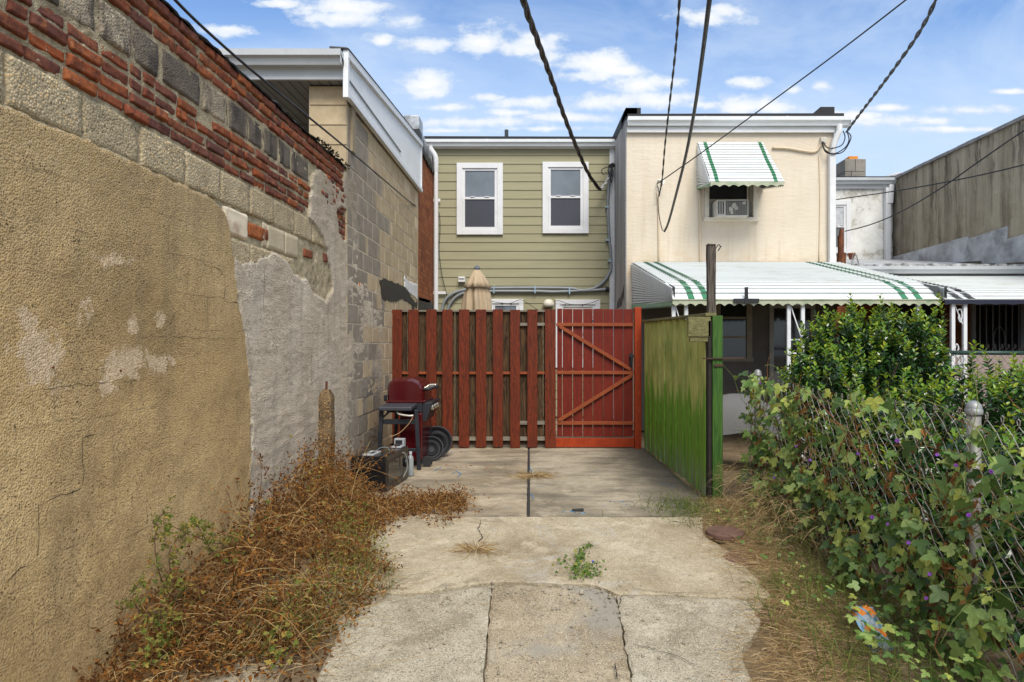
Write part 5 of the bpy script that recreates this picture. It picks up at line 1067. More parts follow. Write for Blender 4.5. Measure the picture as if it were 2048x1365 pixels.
# painted marks on the pad: faint blue and red scribbles
BLU = simple('blue_chalk', (.04,.19,.36), .9, .3, 20, 0); REDL = simple('red_chalk', (.27,.10,.07), .9, .2, 20, 0)
b = MB(); pf = lambda x, y: (x, y, .0085+(-.02 if noise.noise(Vector((x*55, y*55, 3))) > .02 else 0))
for pts, w in ((((868,944),(874,938),(884,936)),.012),(((905,948),(915,944),(922,950),(915,956)),.012),(((1062,988),(1066,996),(1064,1002)),.012),(((1060,935),(1062,945),(1070,948)),.010),(((1122,1026),(1140,1024),(1160,1028),(1172,1026)),.010),(((1210,1003),(1235,1006),(1255,1003)),.008),(((1315,966),(1335,970),(1350,974)),.008),(((1240,1012),(1262,1010)),.008),(((900,906),(915,903),(938,907)),.008)):
    crack(b, [gp(x, y) for x, y in pts], w*.6, pf, .008)
struct(b.build('blue_paint_marks', BLU, recalc=False))
b = MB()
for pts in (((890,930),(915,936),(945,932)),((960,932),(978,934),(968,942),(985,946),(975,950))): crack(b, [gp(x, y) for x, y in pts], .004, pf, .008)
struct(b.build('red_paint_marks', REDL, recalc=False))
# ================================================================== stepping discs, debris, bag
DM = pebbly('brown_disc', (.155,.085,.065), (.09,.055,.042), (.24,.15,.12), 140, .3, .4, 8)
for px, py, r_, lab, dz in ((1450,1075,.135,'round brown concrete stepping disc lying whole and clear on the edge of the paving',.012),(1485,1117,.13,'round brown stepping disc half buried in straw just in front of the clear one',-.001),(1562,1228,.15,'brown stepping disc mostly hidden by straw, midway along the right strip',-.004),(1655,1296,.15,'brown stepping disc in the straw nearest the crumpled snack bag',-.008)):
    x, y = gp(px, py); b = MB(); b.lathe([(r_*.97,0),(r_,.01),(r_,.032),(r_*.965,.042),(r_*.93,.042),(.02,.044)], (x, y, gz(x,y)-.030+dz if dz < 0 else g(y)+.008), 40, lambda t_, z: 1+.012*math.sin(5*t_+px)+.008*math.sin(13*t_))
    tag(b.build('stepping_disc', DM, smooth=False, bevel=.004), lab, 'stepping stone', 'brown stepping discs along the strip')
b = MB()
PEB = pebbly('grit', (.33,.29,.22), (.2,.17,.13), (.45,.4,.32), 60, .5)
def chip(b, x, y, z, s):
    v = [(x+s*R.uniform(.6,1)*math.cos(a), y+s*R.uniform(.6,1)*math.sin(a), z) for a in (0,1.3,2.5,3.8,5.1)]; t_ = [(p[0]*.7+x*.3, p[1]*.7+y*.3, z+s*R.uniform(.4,.8)) for p in v]
    b.add(v+t_, [(5,6,7,8,9)]+[(i,(i+1)%5,(i+1)%5+5,i+5) for i in range(5)])
for i in range(420):
    if i < 150: px, py = R.uniform(850,1240), 1168+abs(R.gauss(0,22))+8
    elif i < 220: px, py = R.gauss(1215,22), R.gauss(1205,30)
    else: px, py = R.uniform(660,1500), R.uniform(1045,1364)
    x, y = gp(px, py); chip(b, x, y, g(y)+.006, R.choice((.003,.004,.004,.006,.008,.011)) if i > 0 else .02)
for px, py, s in ((1163,1187,.022),(1122,1190,.014),(1100,1172,.016),(1220,1196,.02),(957,1190,.014),(1021,1025,.012),(1073,1040,.014)): x, y = gp(px, py); chip(b, x, y, g(y)+.004, s)
tag(b.build('concrete_grit', PEB), 'small loose concrete chips and grit scattered along the cracked paving', 'grit', kind='stuff')
x, y = gp(1155, 1023); b = MB(); b.add([(x-.05,y-.02,.008),(x+.05,y-.025,.008),(x+.055,y+.02,.008),(x-.045,y+.022,.008),(x-.045,y-.016,.02),(x+.04,y-.02,.016),(x+.05,y+.016,.022),(x-.04,y+.018,.017)], [(3,2,1,0),(4,5,6,7),(0,1,5,4),(1,2,6,5),(2,3,7,6),(3,0,4,7)])
tag(b.build('black_scrap', BLK, bevel=.003), 'small flat black scrap lying at the front edge of the right pad', 'scrap')
# crumpled snack bag
def bag():
    t = NT('foil_bag'); s = t.sep(); n = t.noise(14, 4, .6); w = t.math('SINE', t.math('ADD', t.math('MULTIPLY', s[1], 70.0), t.math('MULTIPLY', n, 9.0))); w2 = t.math('SINE', t.math('ADD', t.math('MULTIPLY', t.math('ADD', s[0], s[2]), 120.0), t.math('MULTIPLY', n, 6.0)))
    col = t.mix(t.rng(w, .0, .15), (.55,.17,.02), (.25,.30,.33)); col = t.mix(t.rng(w2, .72, .8), col, (.10,.28,.42)); return t.out(col, .42, t.bump(n, .5, .01), .3, 0)
x, y = gp(1745, 1288); zb = gz(x, y)+.03
b = MB()
def bp(u, v, s=1):
    a = (u-.5)*.115; c = (v-.5)*.20; puff = s*.022*math.sin(math.pi*u)*math.sin(math.pi*min(1,v*1.05))
    q = Vector((a+.12*c*-1+.01*noise.noise(Vector((u*4,v*5,1))), c*.85, c*.25+puff+.014*noise.noise(Vector((u*5,v*6,s*3)))+.03+c*.55+.012*abs(noise.noise(Vector((u*9,v*11,2))))))
    return q+Vector((x, y, zb))
b.grid(lambda u, v: bp(u, v, 1), 18, 24); b.grid(lambda u, v: bp(u, v, -1)-Vector((0,0,.003)), 18, 24, flip=True)
tag(b.build('snack_bag', bag(), recalc=False), 'crumpled orange, white and blue foil snack bag lying in the grass at lower right', 'snack bag')
# ================================================================== PLANTS
def leafmat(name, cols, rough=.5, trans=.25, spec=.4, isl=True):
    t = NT(name); r = t.island(); k = len(cols); col = t.ramp(r, [(i/(k-1), c) for i, c in enumerate(cols)])
    col = t.mix(t.rng(t.noise(60, 3), .4, .7, 0, .25), col, dim(cols[0], .8))
    m = t.out(col, rough, None, spec); bs = t.b
    tr = t.n('ShaderNodeBsdfTranslucent'); t.setin(tr.inputs[0], t.mix(.5, col, dim(cols[-1], 1.3))); mx = t.n('ShaderNodeMixShader'); mx.inputs[0].default_value = trans
    t.t.links.new(bs.outputs[0], mx.inputs[1]); t.t.links.new(tr.outputs[0], mx.inputs[2]); t.t.links.new(mx.outputs[0], t.t.nodes['Material Output'].inputs[0]); return m
def rv(s=1): return Vector((R.gauss(0,1), R.gauss(0,1), R.gauss(0,1)))*s
def leaf(b, p, d, up, L, W, fold=.25, curl=.15):
    d = d.normalized(); s = d.cross(up)
    if s.length < 1e-4: s = d.orthogonal()
    s.normalize(); n = s.cross(d).normalized(); m1 = p+d*L*.35-n*fold*W*.3; m2 = p+d*L*.7-n*(fold*W*.3+curl*L*.3); t_ = p+d*L-n*curl*L
    r1 = p+d*L*.32+s*W*.42+n*fold*W*.3; r2 = p+d*L*.68+s*W*.40-n*curl*L*.2+n*fold*W*.25; l1 = r1-s*W*.84; l2 = r2-s*W*.80
    b.add([p, r1, m1, l1, r2, m2, l2, t_], [(0,1,2),(0,2,3),(1,4,5,2),(2,5,6,3),(4,7,5),(5,7,6)])
LOBE = [(0,0),(-.16,.16),(-.13,.36),(.05,.52),(.30,.64),(.36,.40),(.40,.24),(.62,.27),(.82,.15),(1.02,0)]
def lobed(b, p, d, nrm, L, droop=.25):
    d = d.normalized(); nrm = (nrm-d*nrm.dot(d)).normalized(); s = d.cross(nrm).normalized(); pts = LOBE+[(u, -v) for u, v in LOBE[-2:0:-1]]
    asp = R.uniform(.82, 1.08)
    def q(u, v): v *= asp; return p+d*(u*L)+s*(v*L)+nrm*(-droop*L*(u*u*.6+v*v)+.10*L*abs(v))
    vs = [q(.22, 0)]+[q(u, v) for u, v in pts]; n = len(pts); b.add(vs, [(0, i+1, (i+1) % n+1) for i in range(n)])
def stem(b, p, d, L, r, seg=6, grav=.5, wig=.3, n=3):
    pts = [Vector(p)]; d = d.normalized(); st = L/seg
    for i in range(seg): d = (d+rv(wig/seg)*1.2+Vector((0,0,-grav/seg))).normalized(); q = pts[-1]+d*st; q.z = max(q.z, g(q.y)+.004); pts.append(q)
    b.tube(pts, [r*(1-.6*i/seg) for i in range(seg+1)], n, cap=False); return pts
def blade(b, p, d, L, w, bend=.5):
    d = d.normalized(); s = d.cross(Vector((R.gauss(0,1),R.gauss(0,1),.2))).normalized(); c = p; o = []
    for i in range(5):
        t_ = i/4; ww = w*(1-t_)**.7; o.append((c-s*ww/2, c+s*ww/2)); d = (d+Vector((0,0,-bend/4))+rv(.05)).normalized(); c = c+d*L/4
        if c.z < g(c.y)+.003: c.z = g(c.y)+.003
    vs = [q for pr in o for q in pr]; b.add(vs, [(2*i, 2*i+1, 2*i+3, 2*i+2) for i in range(4)])
# ---- glossy evergreen shrubs behind the chain-link fence
EV = leafmat('evergreen_leaf', [(.008,.030,.007),(.015,.052,.010),(.028,.090,.014),(.055,.14,.02)], .22, .12, .6); EVN = leafmat('young_leaf', [(.08,.20,.018),(.13,.28,.025),(.20,.36,.03),(.42,.44,.03)], .3, .35, .5)
BARK = simple('twig_bark', (.06,.045,.03), .9)
def shrub(label, blobs, nshoot, ninner, seed, tips=()):
    R.seed(seed); root = thing('evergreen_shrub', label, 'shrub', (blobs[0][0], blobs[0][1], 0), 'evergreen shrubs behind the chain-link fence')
    A_ = MB(); B_ = MB(); T = MB(); tot = sum(q[3]*q[5] for q in blobs)
    def shoot(p, d, L, young):
        pts = stem(T, p, d, L, .0035, 5, -.25, .35, 3); npair = int(L/.022)
        for k in range(npair):
            t_ = (k+.5)/npair; f = t_*5; i = min(4, int(f)); c = pts[i].lerp(pts[i+1], f-i); ax = (pts[i+1]-pts[i]).normalized(); a0 = k*1.45+seed
            tgt = B_ if (t_ > .62 and R.random() < young) else A_
            for s_ in (0, math.pi):
                s2 = ax.orthogonal().normalized(); s2 = (Matrix.Rotation(a0+s_, 3, ax) @ s2); dd = (s2+ax*(.55+.5*t_)+rv(.12)); LL = R.uniform(.048,.072)*(1-.35*t_); leaf(tgt, c, dd, ax+rv(.15), LL, LL*.56, .3, .12)
    for (cx_, cy_, cz_, rx_, ry_, rz_) in blobs:
        for i in range(int(nshoot*rx_*rz_/tot)):
            while True:
                v = rv().normalized()
                if v.z > -.35 and v.y < .55: break
            rr = R.uniform(.78, 1.0); p = Vector((cx_+v.x*rx_*rr, cy_+v.y*ry_*rr, cz_+v.z*rz_*rr)); 
            if p.z < g(p.y)+.05 or p.x < 1.99: continue
            shoot(p, Vector((v.x*.5, v.y*.5, .9+v.z*.3))+rv(.22), R.uniform(.10,.26)*(1.2 if v.z > .5 else .9), .85 if v.z > .35 else .15)
        for i in range(int(ninner*rx_*rz_/tot)):
            v = rv().normalized()*R.uniform(.35,.95)**.5; p = Vector((cx_+v.x*rx_, cy_+v.y*ry_, cz_+v.z*rz_))
            if p.z < g(p.y)+.02 or p.x < 1.97: continue
            leaf(A_, p, rv()+Vector((0,0,.3)), rv(), R.uniform(.045,.065), .03)
        for i in range(9): stem(T, Vector((cx_+R.uniform(-.1,.1), cy_+R.uniform(-.1,.1), 0)), Vector((R.gauss(0,.4), R.gauss(0,.4), 1)), cz_+rz_*.7, .012, 8, .0, .5, 5)
    for (x, y, z, L) in tips: shoot(Vector((x, y, z)), Vector((R.gauss(0,.08), R.gauss(0,.08), 1)), L, 1)
    A_.build('foliage', EV, root, recalc=False); B_.build('young_shoots', EVN, root, recalc=False); T.build('branches', BARK, root, recalc=False)
def tp(px, py, Y, L): p = at(px, py, Y); return (p.x, p.y, p.z-L, L)
shrub('big glossy dark green evergreen shrub with bright young tips, reaching up to the porch awning', [(2.72,5.55,.75,.62,.55,.72),(2.35,5.3,.55,.35,.45,.65),(3.05,5.6,1.0,.42,.45,.55),(2.7,5.6,1.08,.42,.4,.46)], 620, 3600, 5,
      [tp(1888,588,5.5,.5),tp(1884,640,5.45,.4),tp(1890,690,5.4,.4),tp(1815,618,5.5,.35),tp(1822,640,5.4,.35),tp(1728,606,5.6,.3),tp(1700,600,5.5,.3),tp(1735,618,5.4,.3),tp(1845,650,5.4,.3),tp(1660,622,5.5,.3),tp(1645,640,5.5,.3),tp(1600,680,5.3,.3),tp(1780,640,5.3,.3),tp(1760,645,5.3,.25),tp(1590,712,5.2,.25)])
shrub('lower glossy evergreen shrub at the right edge, behind the nearest fence post', [(2.75,4.1,.45,.55,.45,.58),(3.2,4.3,.45,.6,.5,.62),(2.3,4.3,.3,.35,.4,.55),(2.6,3.3,.25,.5,.4,.6),(3.6,4.7,.5,.5,.5,.6)], 560, 3600, 8,
      [tp(1940,684,4.5,.3),tp(1985,692,4.5,.3),tp(2040,722,4.3,.3),tp(1965,730,4.4,.3),tp(1925,735,4.5,.2),tp(2010,750,4.2,.25),tp(1905,760,4.4,.2)])
shrub('dark evergreen shrub low down behind the middle of the chain-link fence', [(2.25,4.6,.35,.28,.6,.55),(2.25,3.6,.3,.3,.6,.5),(2.3,2.7,.25,.35,.6,.5),(2.6,4.9,.5,.4,.4,.5)], 260, 3000, 12)
# ---- chain-link fence
GAL = simple('chain_wire', (.34,.31,.27), .45, .3, 9, 0, spec=.5, metal=.6, dirt=(.16,.07,.035), dirtamt=.8); POSTG = simple('post_grey', (.19,.185,.165), .55, .2, 7, .3, 50, .4, .3, dirt=(.20,.13,.08), dirtamt=.6)
FX = 1.9
def mesh_fence(par, y0, y1, topf, zb, xf, pitch=.045, r=.0021, mat=None, alongx=False, nk=4):
    b = MB(); n = int((y1-y0)/pitch)
    for k in range(n):
        yk = y0+k*pitch; zt_ = topf(yk); m = int((zt_-zb)/.045); pts = []
        for j in range(m+1):
            z = zt_-j*.045; yy = yk+(pitch*.51 if (j+k) % 2 else -pitch*.51)*1; 
            wv = noise.noise(Vector((yk*1.3, z*1.6, 4)))*.035+noise.noise(Vector((yk*4, z*4, 9)))*.008; yy += noise.noise(Vector((yk*2, z*2, 14)))*.02
            xx = xf+wv+(.004 if j % 2 else -.004)
            pts.append((yy, xx, z) if alongx else (xx, yy, z))
        # knuckle at the top
        p = pts[0]; e = (lambda a, c: (p[0]+a, p[1], p[2]+c)) if alongx else (lambda a, c: (p[0], p[1]+a, p[2]+c))
        b.tube(([e(.006,.004), e(.012,.022), e(.004,.032), e(-.007,.024), e(-.003,.004)] if k % 2 else [])+pts, r, nk, cap=False)
    return b.build('wire_mesh', mat or GAL, par, recalc=False)
root = thing('chain_link_fence', 'rusty chain-link fence with capped grey posts, overgrown with vines along the right side', 'fence', (FX, 4, 0))
topf = lambda y: 1.125-.0105*(5.8-y)*1.0-.035-.045*math.sin(math.pi*min(1,max(0,(y-2.9)/2.9)))*1.0+(.0 if y > 2.9 else -.03*math.sin((2.9-y)*1.3))
mesh_fence(root, .8, 5.95, topf, -.02, FX)
for y in (5.78, 2.9, .6):
    zt_ = H+(CY-(740 if y > 5 else 803))*y/F if y > 1 else 1.1
    b = MB(); b.tube([(FX+.035,y,-.2),(FX+.035,y,zt_-.045)], .029, 16); p_ = b.build('post', POSTG, root, smooth=True)
    b = MB(); b.lathe([(.034,-.005),(.036,.0),(.036,.018),(.033,.021),(.033,.026),(.030,.040),(.020,.052),(.008,.058)], (FX+.035,y,zt_-.055), 20); b.build('post_cap', simple('cap_zinc', (.27,.275,.27), .5, .2, 9, .2, 60, .5, .4), root, smooth=True)
# far frontal chain-link between the yards and the low wall behind it
root = thing('rear_chain_link_fence', 'black chain-link fence with a dark green top rail in front of the neighbour porch', 'fence', (5.4, 7.2, 0))
BWIRE = simple('dark_wire', (.06,.05,.045), .5, bump=0)
mesh_fence(root, X_(1888,7.2), X_(2150,7.2), lambda y: Z_(697,7.2)+.01, .1, 7.2, .036, .0024, BWIRE, True)
b = MB(); b.tube([(X_(1888,7.2),7.22,Z_(706,7.2)),(X_(2150,7.2),7.22,Z_(707,7.2))], .024, 10); b.build('top_rail', simple('green_rail', (.02,.05,.04), .4), root, smooth=True)
root = thing('low_porch_wall', 'low pinkish beige porch wall behind the far chain-link fence', 'wall', (6, 8, 0))
b = MB(); b.box(X_(1895,8), 9, 8, 8.15, 0, Z_(708,8)); b.build('wall', simple('pinkish', (.30,.235,.215), .85, .12, 4, .3, 30), root, bevel=.02)
# pale cover behind the fence, left end
root = thing('covered_heap', 'rounded heap under a pale grey cover in the yard behind the green plank', 'heap', (2.2, 7.2, 0))
b = MB(); b.grid(lambda u, v: (2.15+.62*math.cos(math.pi*(1-u)), 7.0+.5*v, .02+.80*math.sin(math.pi*u)**.6*(math.sin(math.pi*(.08+.84*v))**.5)+.03*noise.noise(Vector((u*6,v*5,2)))), 30, 16)
b.build('cover', simple('pale_cover', (.11,.108,.105), .7, .12, 4, .4, 14), root, smooth=True)
# ---- morning glory vine on the fence
R.seed(77)
VN = leafmat('vine_leaf', [(.022,.060,.010),(.065,.135,.022),(.15,.25,.050),(.27,.37,.10),(.42,.44,.08)], .45, .2, .45); VST = simple('vine_stem', (.16,.20,.05), .7, .3, 20, 0); DRYV = simple('dry_vine', (.20,.085,.03), .8, .4, 20, 0); BL = leafmat('dry_leaf', [(.05,.022,.01),(.12,.05,.018),(.20,.085,.025),(.28,.15,.05)], .8, .2, .1)
root = thing('morning_glory_vine', 'leafy green morning glory vine with small purple flowers climbing over the chain-link fence', 'vine', (FX, 4.2, 0))
b = MB(); bd = MB(); T = MB(); TD = MB()
def dens(y, z):
    d = 1.15-max(0, z-.62)*1.6
    if y < 2.75: d *= .34 if z > .5 else .75
    if 2.75 <= y < 3.1: d *= 1.0 if z < .9 else .5
    if 3.1 <= y < 4.8: d *= .5 if z > .5 else .8
    return d*(.12+1.9*max(0, noise.noise(Vector((y*2.2, z*2.2, 6)))+.35))
cnt = 0
while cnt < 2500:
    y = 1.9+3.95*R.random()**.9; z = R.uniform(-.02, topf(y)+.04)
    if R.random() > dens(y, z): continue
    cnt += 1; bulge = .04+.20*max(0, .75-z)*R.random()+(.12 if y > 5 else 0)*R.random(); x = FX-bulge*R.uniform(.1,1)
    L = R.choice((.020,.026,.032,.04,.05,.062,.08))*(1.0 if y < 4.6 else 1.05); n_ = Vector((-.75, -.55, .75))+rv(.33); d = Vector((-.35, R.gauss(0,.8), -.45))+rv(.3)
    if R.random() < .22: leaf(bd, Vector((x,y,z)), d, n_, L*.8, L*.4, .6, .5)
    else: lobed(b, Vector((x,y,z)), d, n_, L, R.uniform(.1,.4))
for i in range(170):
    y = R.uniform(1.9,5.8); z = R.uniform(0,.9); p = Vector((FX-.03,y,z)); stem(T if R.random() < .55 else TD, p, Vector((-.1, R.gauss(0,.8), R.uniform(-.2,1))), R.uniform(.25,.6), .0027, 8, .25, 1.2, 4)
for px, py, Y in ((1640,770,4.4),(1700,775,4.2),(1560,750,5.0),(1765,800,3.7),(1480,870,5.2)):
    p = at(px, py, Y); stem(T, p, Vector((-.1,-.5,.35)), .35, .003, 9, .9, .9, 5)
for i in range(160):                                           # red-brown dead runners in the wire
    y = R.uniform(2.0,5.7); stem(TD, Vector((FX-.015,y,R.uniform(.2,1.0))), Vector((0, R.gauss(0,1), R.gauss(0,1))), R.uniform(.1,.35), .0018, 5, .1, 1.0, 3)
b.build('leaves', VN, root, recalc=False); bd.build('dead_leaves', BL, root, recalc=False); T.build('stems', VST, root, recalc=False); TD.build('dry_runners', DRYV, root, recalc=False)
PUR = simple('purple_petal', (.17,.05,.28), .6, .2, 20, 0, spec=.2); PK = simple('pink_throat', (.55,.25,.5), .6, bump=0)
for px, py in ((1716,908),(1794,882),(1874,910),(1912,931),(1982,944),(1620,921),(1592,893),(1744,1035),(1775,1049),(1817,1086),(1859,1149),(1852,1197),(1520,767),(1937,1031),(1548,956)):
    X = FX-.10-.18*max(0,(py-850)/400); Y = F*X/(px-CX); p = at(px, py, Y); b = MB(); d = Vector((-.5,-.75,.3))+rv(.2); d.normalize(); M_ = d.to_track_quat('Z','Y').to_matrix().to_4x4(); s = R.uniform(.006,.010)
    b.lathe([(s*.15,-s*1.8),(s*.28,-s*.6),(s*.6,-.1*s),(s*1.15,0),(s*.9,.002),(s*.25,-s*.5)], p, 10, M=M_); b.build('flower', PUR, root, smooth=True, recalc=False)
# ---- straw and grass strip along the fence
R.seed(31)
STRAW = leafmat('straw', [(.18,.11,.05),(.32,.21,.095),(.46,.33,.16),(.60,.46,.26)], .8, .2, .15); GRS = leafmat('grass', [(.04,.075,.010),(.07,.125,.016),(.13,.18,.025),(.25,.25,.07)], .6, .3, .25)
b = MB()
def strip(y): return interp([(1.5,.90),(2.83,.95),(3.3,1.15),(3.9,1.36),(4.4,1.30),(5.0,1.32),(5.6,1.5)])(y)
for i in range(15000):
    y = R.uniform(1.9,5.7); x0_ = strip(y)+.05; x = x0_+abs(R.gauss(0,.24))*(1 if y > 2.8 else 1.5)
    if R.random() < .12: x = x0_-abs(R.gauss(0,.12))
    if x > FX+.05: continue
    a = R.uniform(0, 6.28); st = R.random() < (.35 if x > 1.5 else .12); d = Vector((math.cos(a), math.sin(a), R.uniform(.3,1.4) if st else R.uniform(-.02,.22)))
    blade(b, Vector((x, y, max(gz(x,y), g(y))+.008+R.random()*.02)), d, R.uniform(.04,.18), R.choice((.0016,.002,.0025,.0035)), 1.1 if st else .25)
for i in range(700):                                          # hanging thatch below the vine
    y = R.uniform(4.0,5.6); x = R.uniform(1.45,1.85); blade(b, Vector((x,y,R.uniform(.1,.38))), Vector((R.gauss(-.3,.4),R.gauss(0,.4),R.uniform(-.4,.5))), R.uniform(.12,.3), .0025, 1.4)
tag(b.build('straw_litter', STRAW, recalc=False), 'dry tan straw and dead grass matted along the foot of the chain-link fence', 'straw', kind='stuff')
b = MB()
for i in range(3400):
    if i < 750 or i > 2300: y = R.uniform(2.0,3.9); x = R.uniform(1.35,1.95) if R.random() < .85 else R.uniform(1.15,1.4)
    elif i < 1500: y = R.gauss(5.35,.22); x = R.gauss(1.28,.16)-(.15 if R.random() < .25 else 0)
    elif i < 1750: y = R.uniform(5.6,8.5); x = 1.36+R.gauss(0,.02)+(8.6-y)*.035
    else: y = R.uniform(3.6,5.2); x = R.uniform(1.5,1.95)
    if y > 8.6: continue
    h = .05 if 1500 <= i < 1750 else R.uniform(.08,.26) if i < 750 or i > 1750 else R.uniform(.05,.15)
    if x > FX+.1: continue
    blade(b, Vector((x, y, max(g(y), gz(x,y)))), Vector((R.gauss(0,.5),R.gauss(0,.5),1)), h, R.choice((.003,.004,.005)), R.uniform(.4,1.4))
tag(b.build('green_grass', GRS, recalc=False), 'green grass tufts growing at the foot of the vine and the green fence', 'grass', kind='stuff')
b = MB()
for i in range(230):
    y = R.uniform(1.95,3.4); x = R.uniform(1.45,1.87); lobed(b, Vector((x,y,gz(x,y)+R.uniform(.03,.22))), Vector((R.gauss(0,1),R.gauss(-.3,1),-.1)), Vector((0,-.3,1))+rv(.25), R.choice((.02,.03,.04,.055)))
for i in range(120):
    y = R.uniform(3.4,5.3); x = strip(y)+R.uniform(.05,.4); lobed(b, Vector((x,y,gz(x,y)+R.uniform(.03,.1))), Vector((R.gauss(0,1),R.gauss(-.3,1),-.1)), Vector((0,-.3,1))+rv(.25), R.choice((.015,.02,.03)))
tag(b.build('low_weeds', VN, recalc=False), 'low green weeds creeping over the straw beside the fence', 'weeds', kind='stuff')
# ---- brown dead weeds along the wall
R.seed(9)
DRY = leafmat('dry_stem', [(.09,.042,.018),(.21,.105,.038),(.36,.215,.080),(.58,.42,.19)], .8, .15, .15); DRL = leafmat('dry_crumpled', [(.04,.017,.008),(.12,.048,.014),(.22,.092,.022),(.38,.18,.045)], .85, .2, .1)
b = MB(); bl = MB(); bg_ = MB()
ridge0 = interp([(2.5,.03),(2.9,.08),(3.1,.34),(3.3,.48),(3.6,.56),(4.0,.62),(4.6,.64),(5.1,.64),(5.45,.60),(5.75,.48),(6.0,.26),(6.3,.14)])
ridge = lambda y: ridge0(y)*(.85+.45*noise.noise(Vector((y*3.1, 4, 2))))
wid = interp([(2.5,.15),(2.85,.30),(3.1,.78),(3.6,.98),(4.0,.98),(4.4,.72),(4.8,.72),(5.2,.72),(5.6,.45),(6.0,.12)])
def dry(x, y, zmax, n=1):
    for _ in range(n):
        z0 = g(y)+.01+R.random()*zmax*.55; a = R.uniform(0,6.28); lift = R.uniform(.1,1.3); d = Vector((math.cos(a)*.8+.12, math.sin(a)*.8, lift)); L = R.uniform(.14,.34)*(.5+zmax*1.2)
        pts = stem(b, Vector((x,y,z0)), d, L, R.choice((.0012,.0015,.002)), 6, R.uniform(.8,2.2), 1.1, 3)
        for p in pts[1:]:
            if p.x < WX+.03: p.x = WX+.03
            if R.random() < .7:
                q = p+rv(.012); LL = R.uniform(.012,.029); leaf(bl, q, rv()+Vector((0,0,-.4)), rv(), LL, LL*.5, 1.0, .7)
n_ = 0
while n_ < 4800:
    y = R.uniform(3.0,6.05) if R.random() < .82 else R.uniform(2.7,3.2) if R.random() < .3 else R.uniform(4.6,6.0); w = wid(y); u = R.random()**1.15; x = -1.92+w*u+R.gauss(0,.03); zm_ = ridge(y)*(1-.9*u**1.3)*(1+.5*noise.noise(Vector((x*4, y*4, 8))))
    if x < -1.93: x = -1.93+abs(R.gauss(0,.02))
    dry(x, y, max(.06, zm_)); n_ += 1
for i in range(900):                                          # low mat spilling on to the pad
    u = R.random(); y = R.gauss(5.38,.22)+.15*u; x = -1.45+.78*u**.8+R.gauss(0,.05); dry(x, min(y,6.0), .07*(1-.45*u))
for i in range(60): stem(b, Vector((R.gauss(-.75,.12), R.gauss(5.4,.25), .015)), Vector((1, R.gauss(0,.7), .1)), R.uniform(.1,.3), .0012, 6, .5, 1.5, 3)
for i in range(70):                                           # taller wispy stalks
    y = R.uniform(4.2,5.9); x = R.uniform(-1.93,-1.6); pts = stem(b, Vector((x,y,ridge(y)*.5)), Vector((R.gauss(.1,.25),R.gauss(-.1,.3),1)), R.uniform(.2,.42), .0016, 7, .35, .8, 3)
    for p in pts[2:]:
        for _k in range(2): leaf(bl, p+rv(.01), rv(), rv(), R.uniform(.015,.03), .012, .8, .5)
for i in range(110):
    y = R.uniform(3.1,5.7); u = R.random(); x = -1.9+wid(y)*.75*u
    pts = stem(b, Vector((x,y,g(y)+ridge(y)*(1-.8*u)*R.uniform(.2,.7))), Vector((R.gauss(.3,.5),R.gauss(-.2,.6),R.uniform(.4,1.2))), R.uniform(.35,.75), R.uniform(.0022,.0034), 9, R.uniform(.6,2.2), .8, 5)
    for p in pts[3:]:
        for _k in range(2): leaf(bl, p+rv(.012), rv()+Vector((0,0,-.3)), rv(), R.uniform(.015,.035), R.uniform(.008,.016), .9, .6)
root = thing('dead_weed_mound', 'tall tangled mound of brown dead weeds against the left wall and spilling onto the pad', 'weeds', (-1.6, 4.2, 0)); root['kind'] = 'stuff'
b.build('stalks', DRY, root, recalc=False); bl.build('dead_leaves', DRL, root, recalc=False)
YG = leafmat('yellow_green', [(.07,.10,.02),(.13,.17,.03),(.22,.22,.05),(.36,.26,.06)], .7, .3, .15)
# green and straw blades in the skirt of the mound
b = MB(); b2 = MB(); bl2 = MB(); bl3 = MB()
for i in range(900):
    y = R.uniform(3.0,4.5); x = -1.95+wid(y)*R.uniform(.55,1.10); t_ = b if R.random() < .5 else b2; blade(t_, Vector((x,y,g(y)+.01)), Vector((R.gauss(.35,.5),R.gauss(0,.5),R.uniform(.5,1.2))), R.uniform(.10,.34), R.choice((.002,.003,.004)), R.uniform(.5,1.5))
for i in range(1100):
    y = R.uniform(3.1,4.7); x = -1.95+wid(y)*R.uniform(.68,1.06); z = g(y)+R.uniform(.03,.28); q = Vector((x,y,z)); leaf(bl2, q, rv()+Vector((0,0,.4)), rv(), R.uniform(.012,.028), .009, .3, .2)
for i in range(170):
    y = R.uniform(3.0,5.6); u = R.random(); x = -1.95+wid(y)*u; lobed(bl2, Vector((x,y,g(y)+ridge(y)*(1-.85*u)*R.uniform(.4,1.0)+.03)), rv(), Vector((.4,-.6,.7))+rv(.3), R.choice((.012,.018,.026)))
for i in range(80): y = R.uniform(2.8,4.6); x = -1.0+R.gauss(0,.15)-.1*(y > 4); blade(b2, Vector((x,y,g(y)+.008)), Vector((1,R.gauss(0,.6),.35)), R.uniform(.2,.5), .002, .5)
for i in range(120): y = R.uniform(2.6,3.3); x = R.uniform(-1.9,-1.0); blade(b2, Vector((x,y,g(y)+.008)), Vector((R.gauss(0,1),R.gauss(0,1),.1)), R.uniform(.1,.3), .003, .3)
for i in range(900):
    y = R.uniform(2.5,3.7); x = R.uniform(-1.9,-.95); q = Vector((x,y,g(y)+R.uniform(-.01,.03))); leaf(bl3, q, rv()*.6+Vector((0,0,.1)), Vector((0,0,1))+rv(.4), R.uniform(.015,.035), .016, .8, .5)
for i in range(300): y = R.uniform(2.5,3.6); x = R.uniform(-1.7,-.92); blade(b2, Vector((x,y,g(y)+.0)), Vector((R.gauss(0,1),R.gauss(0,1),.15)), R.uniform(.06,.2), .003, .3)
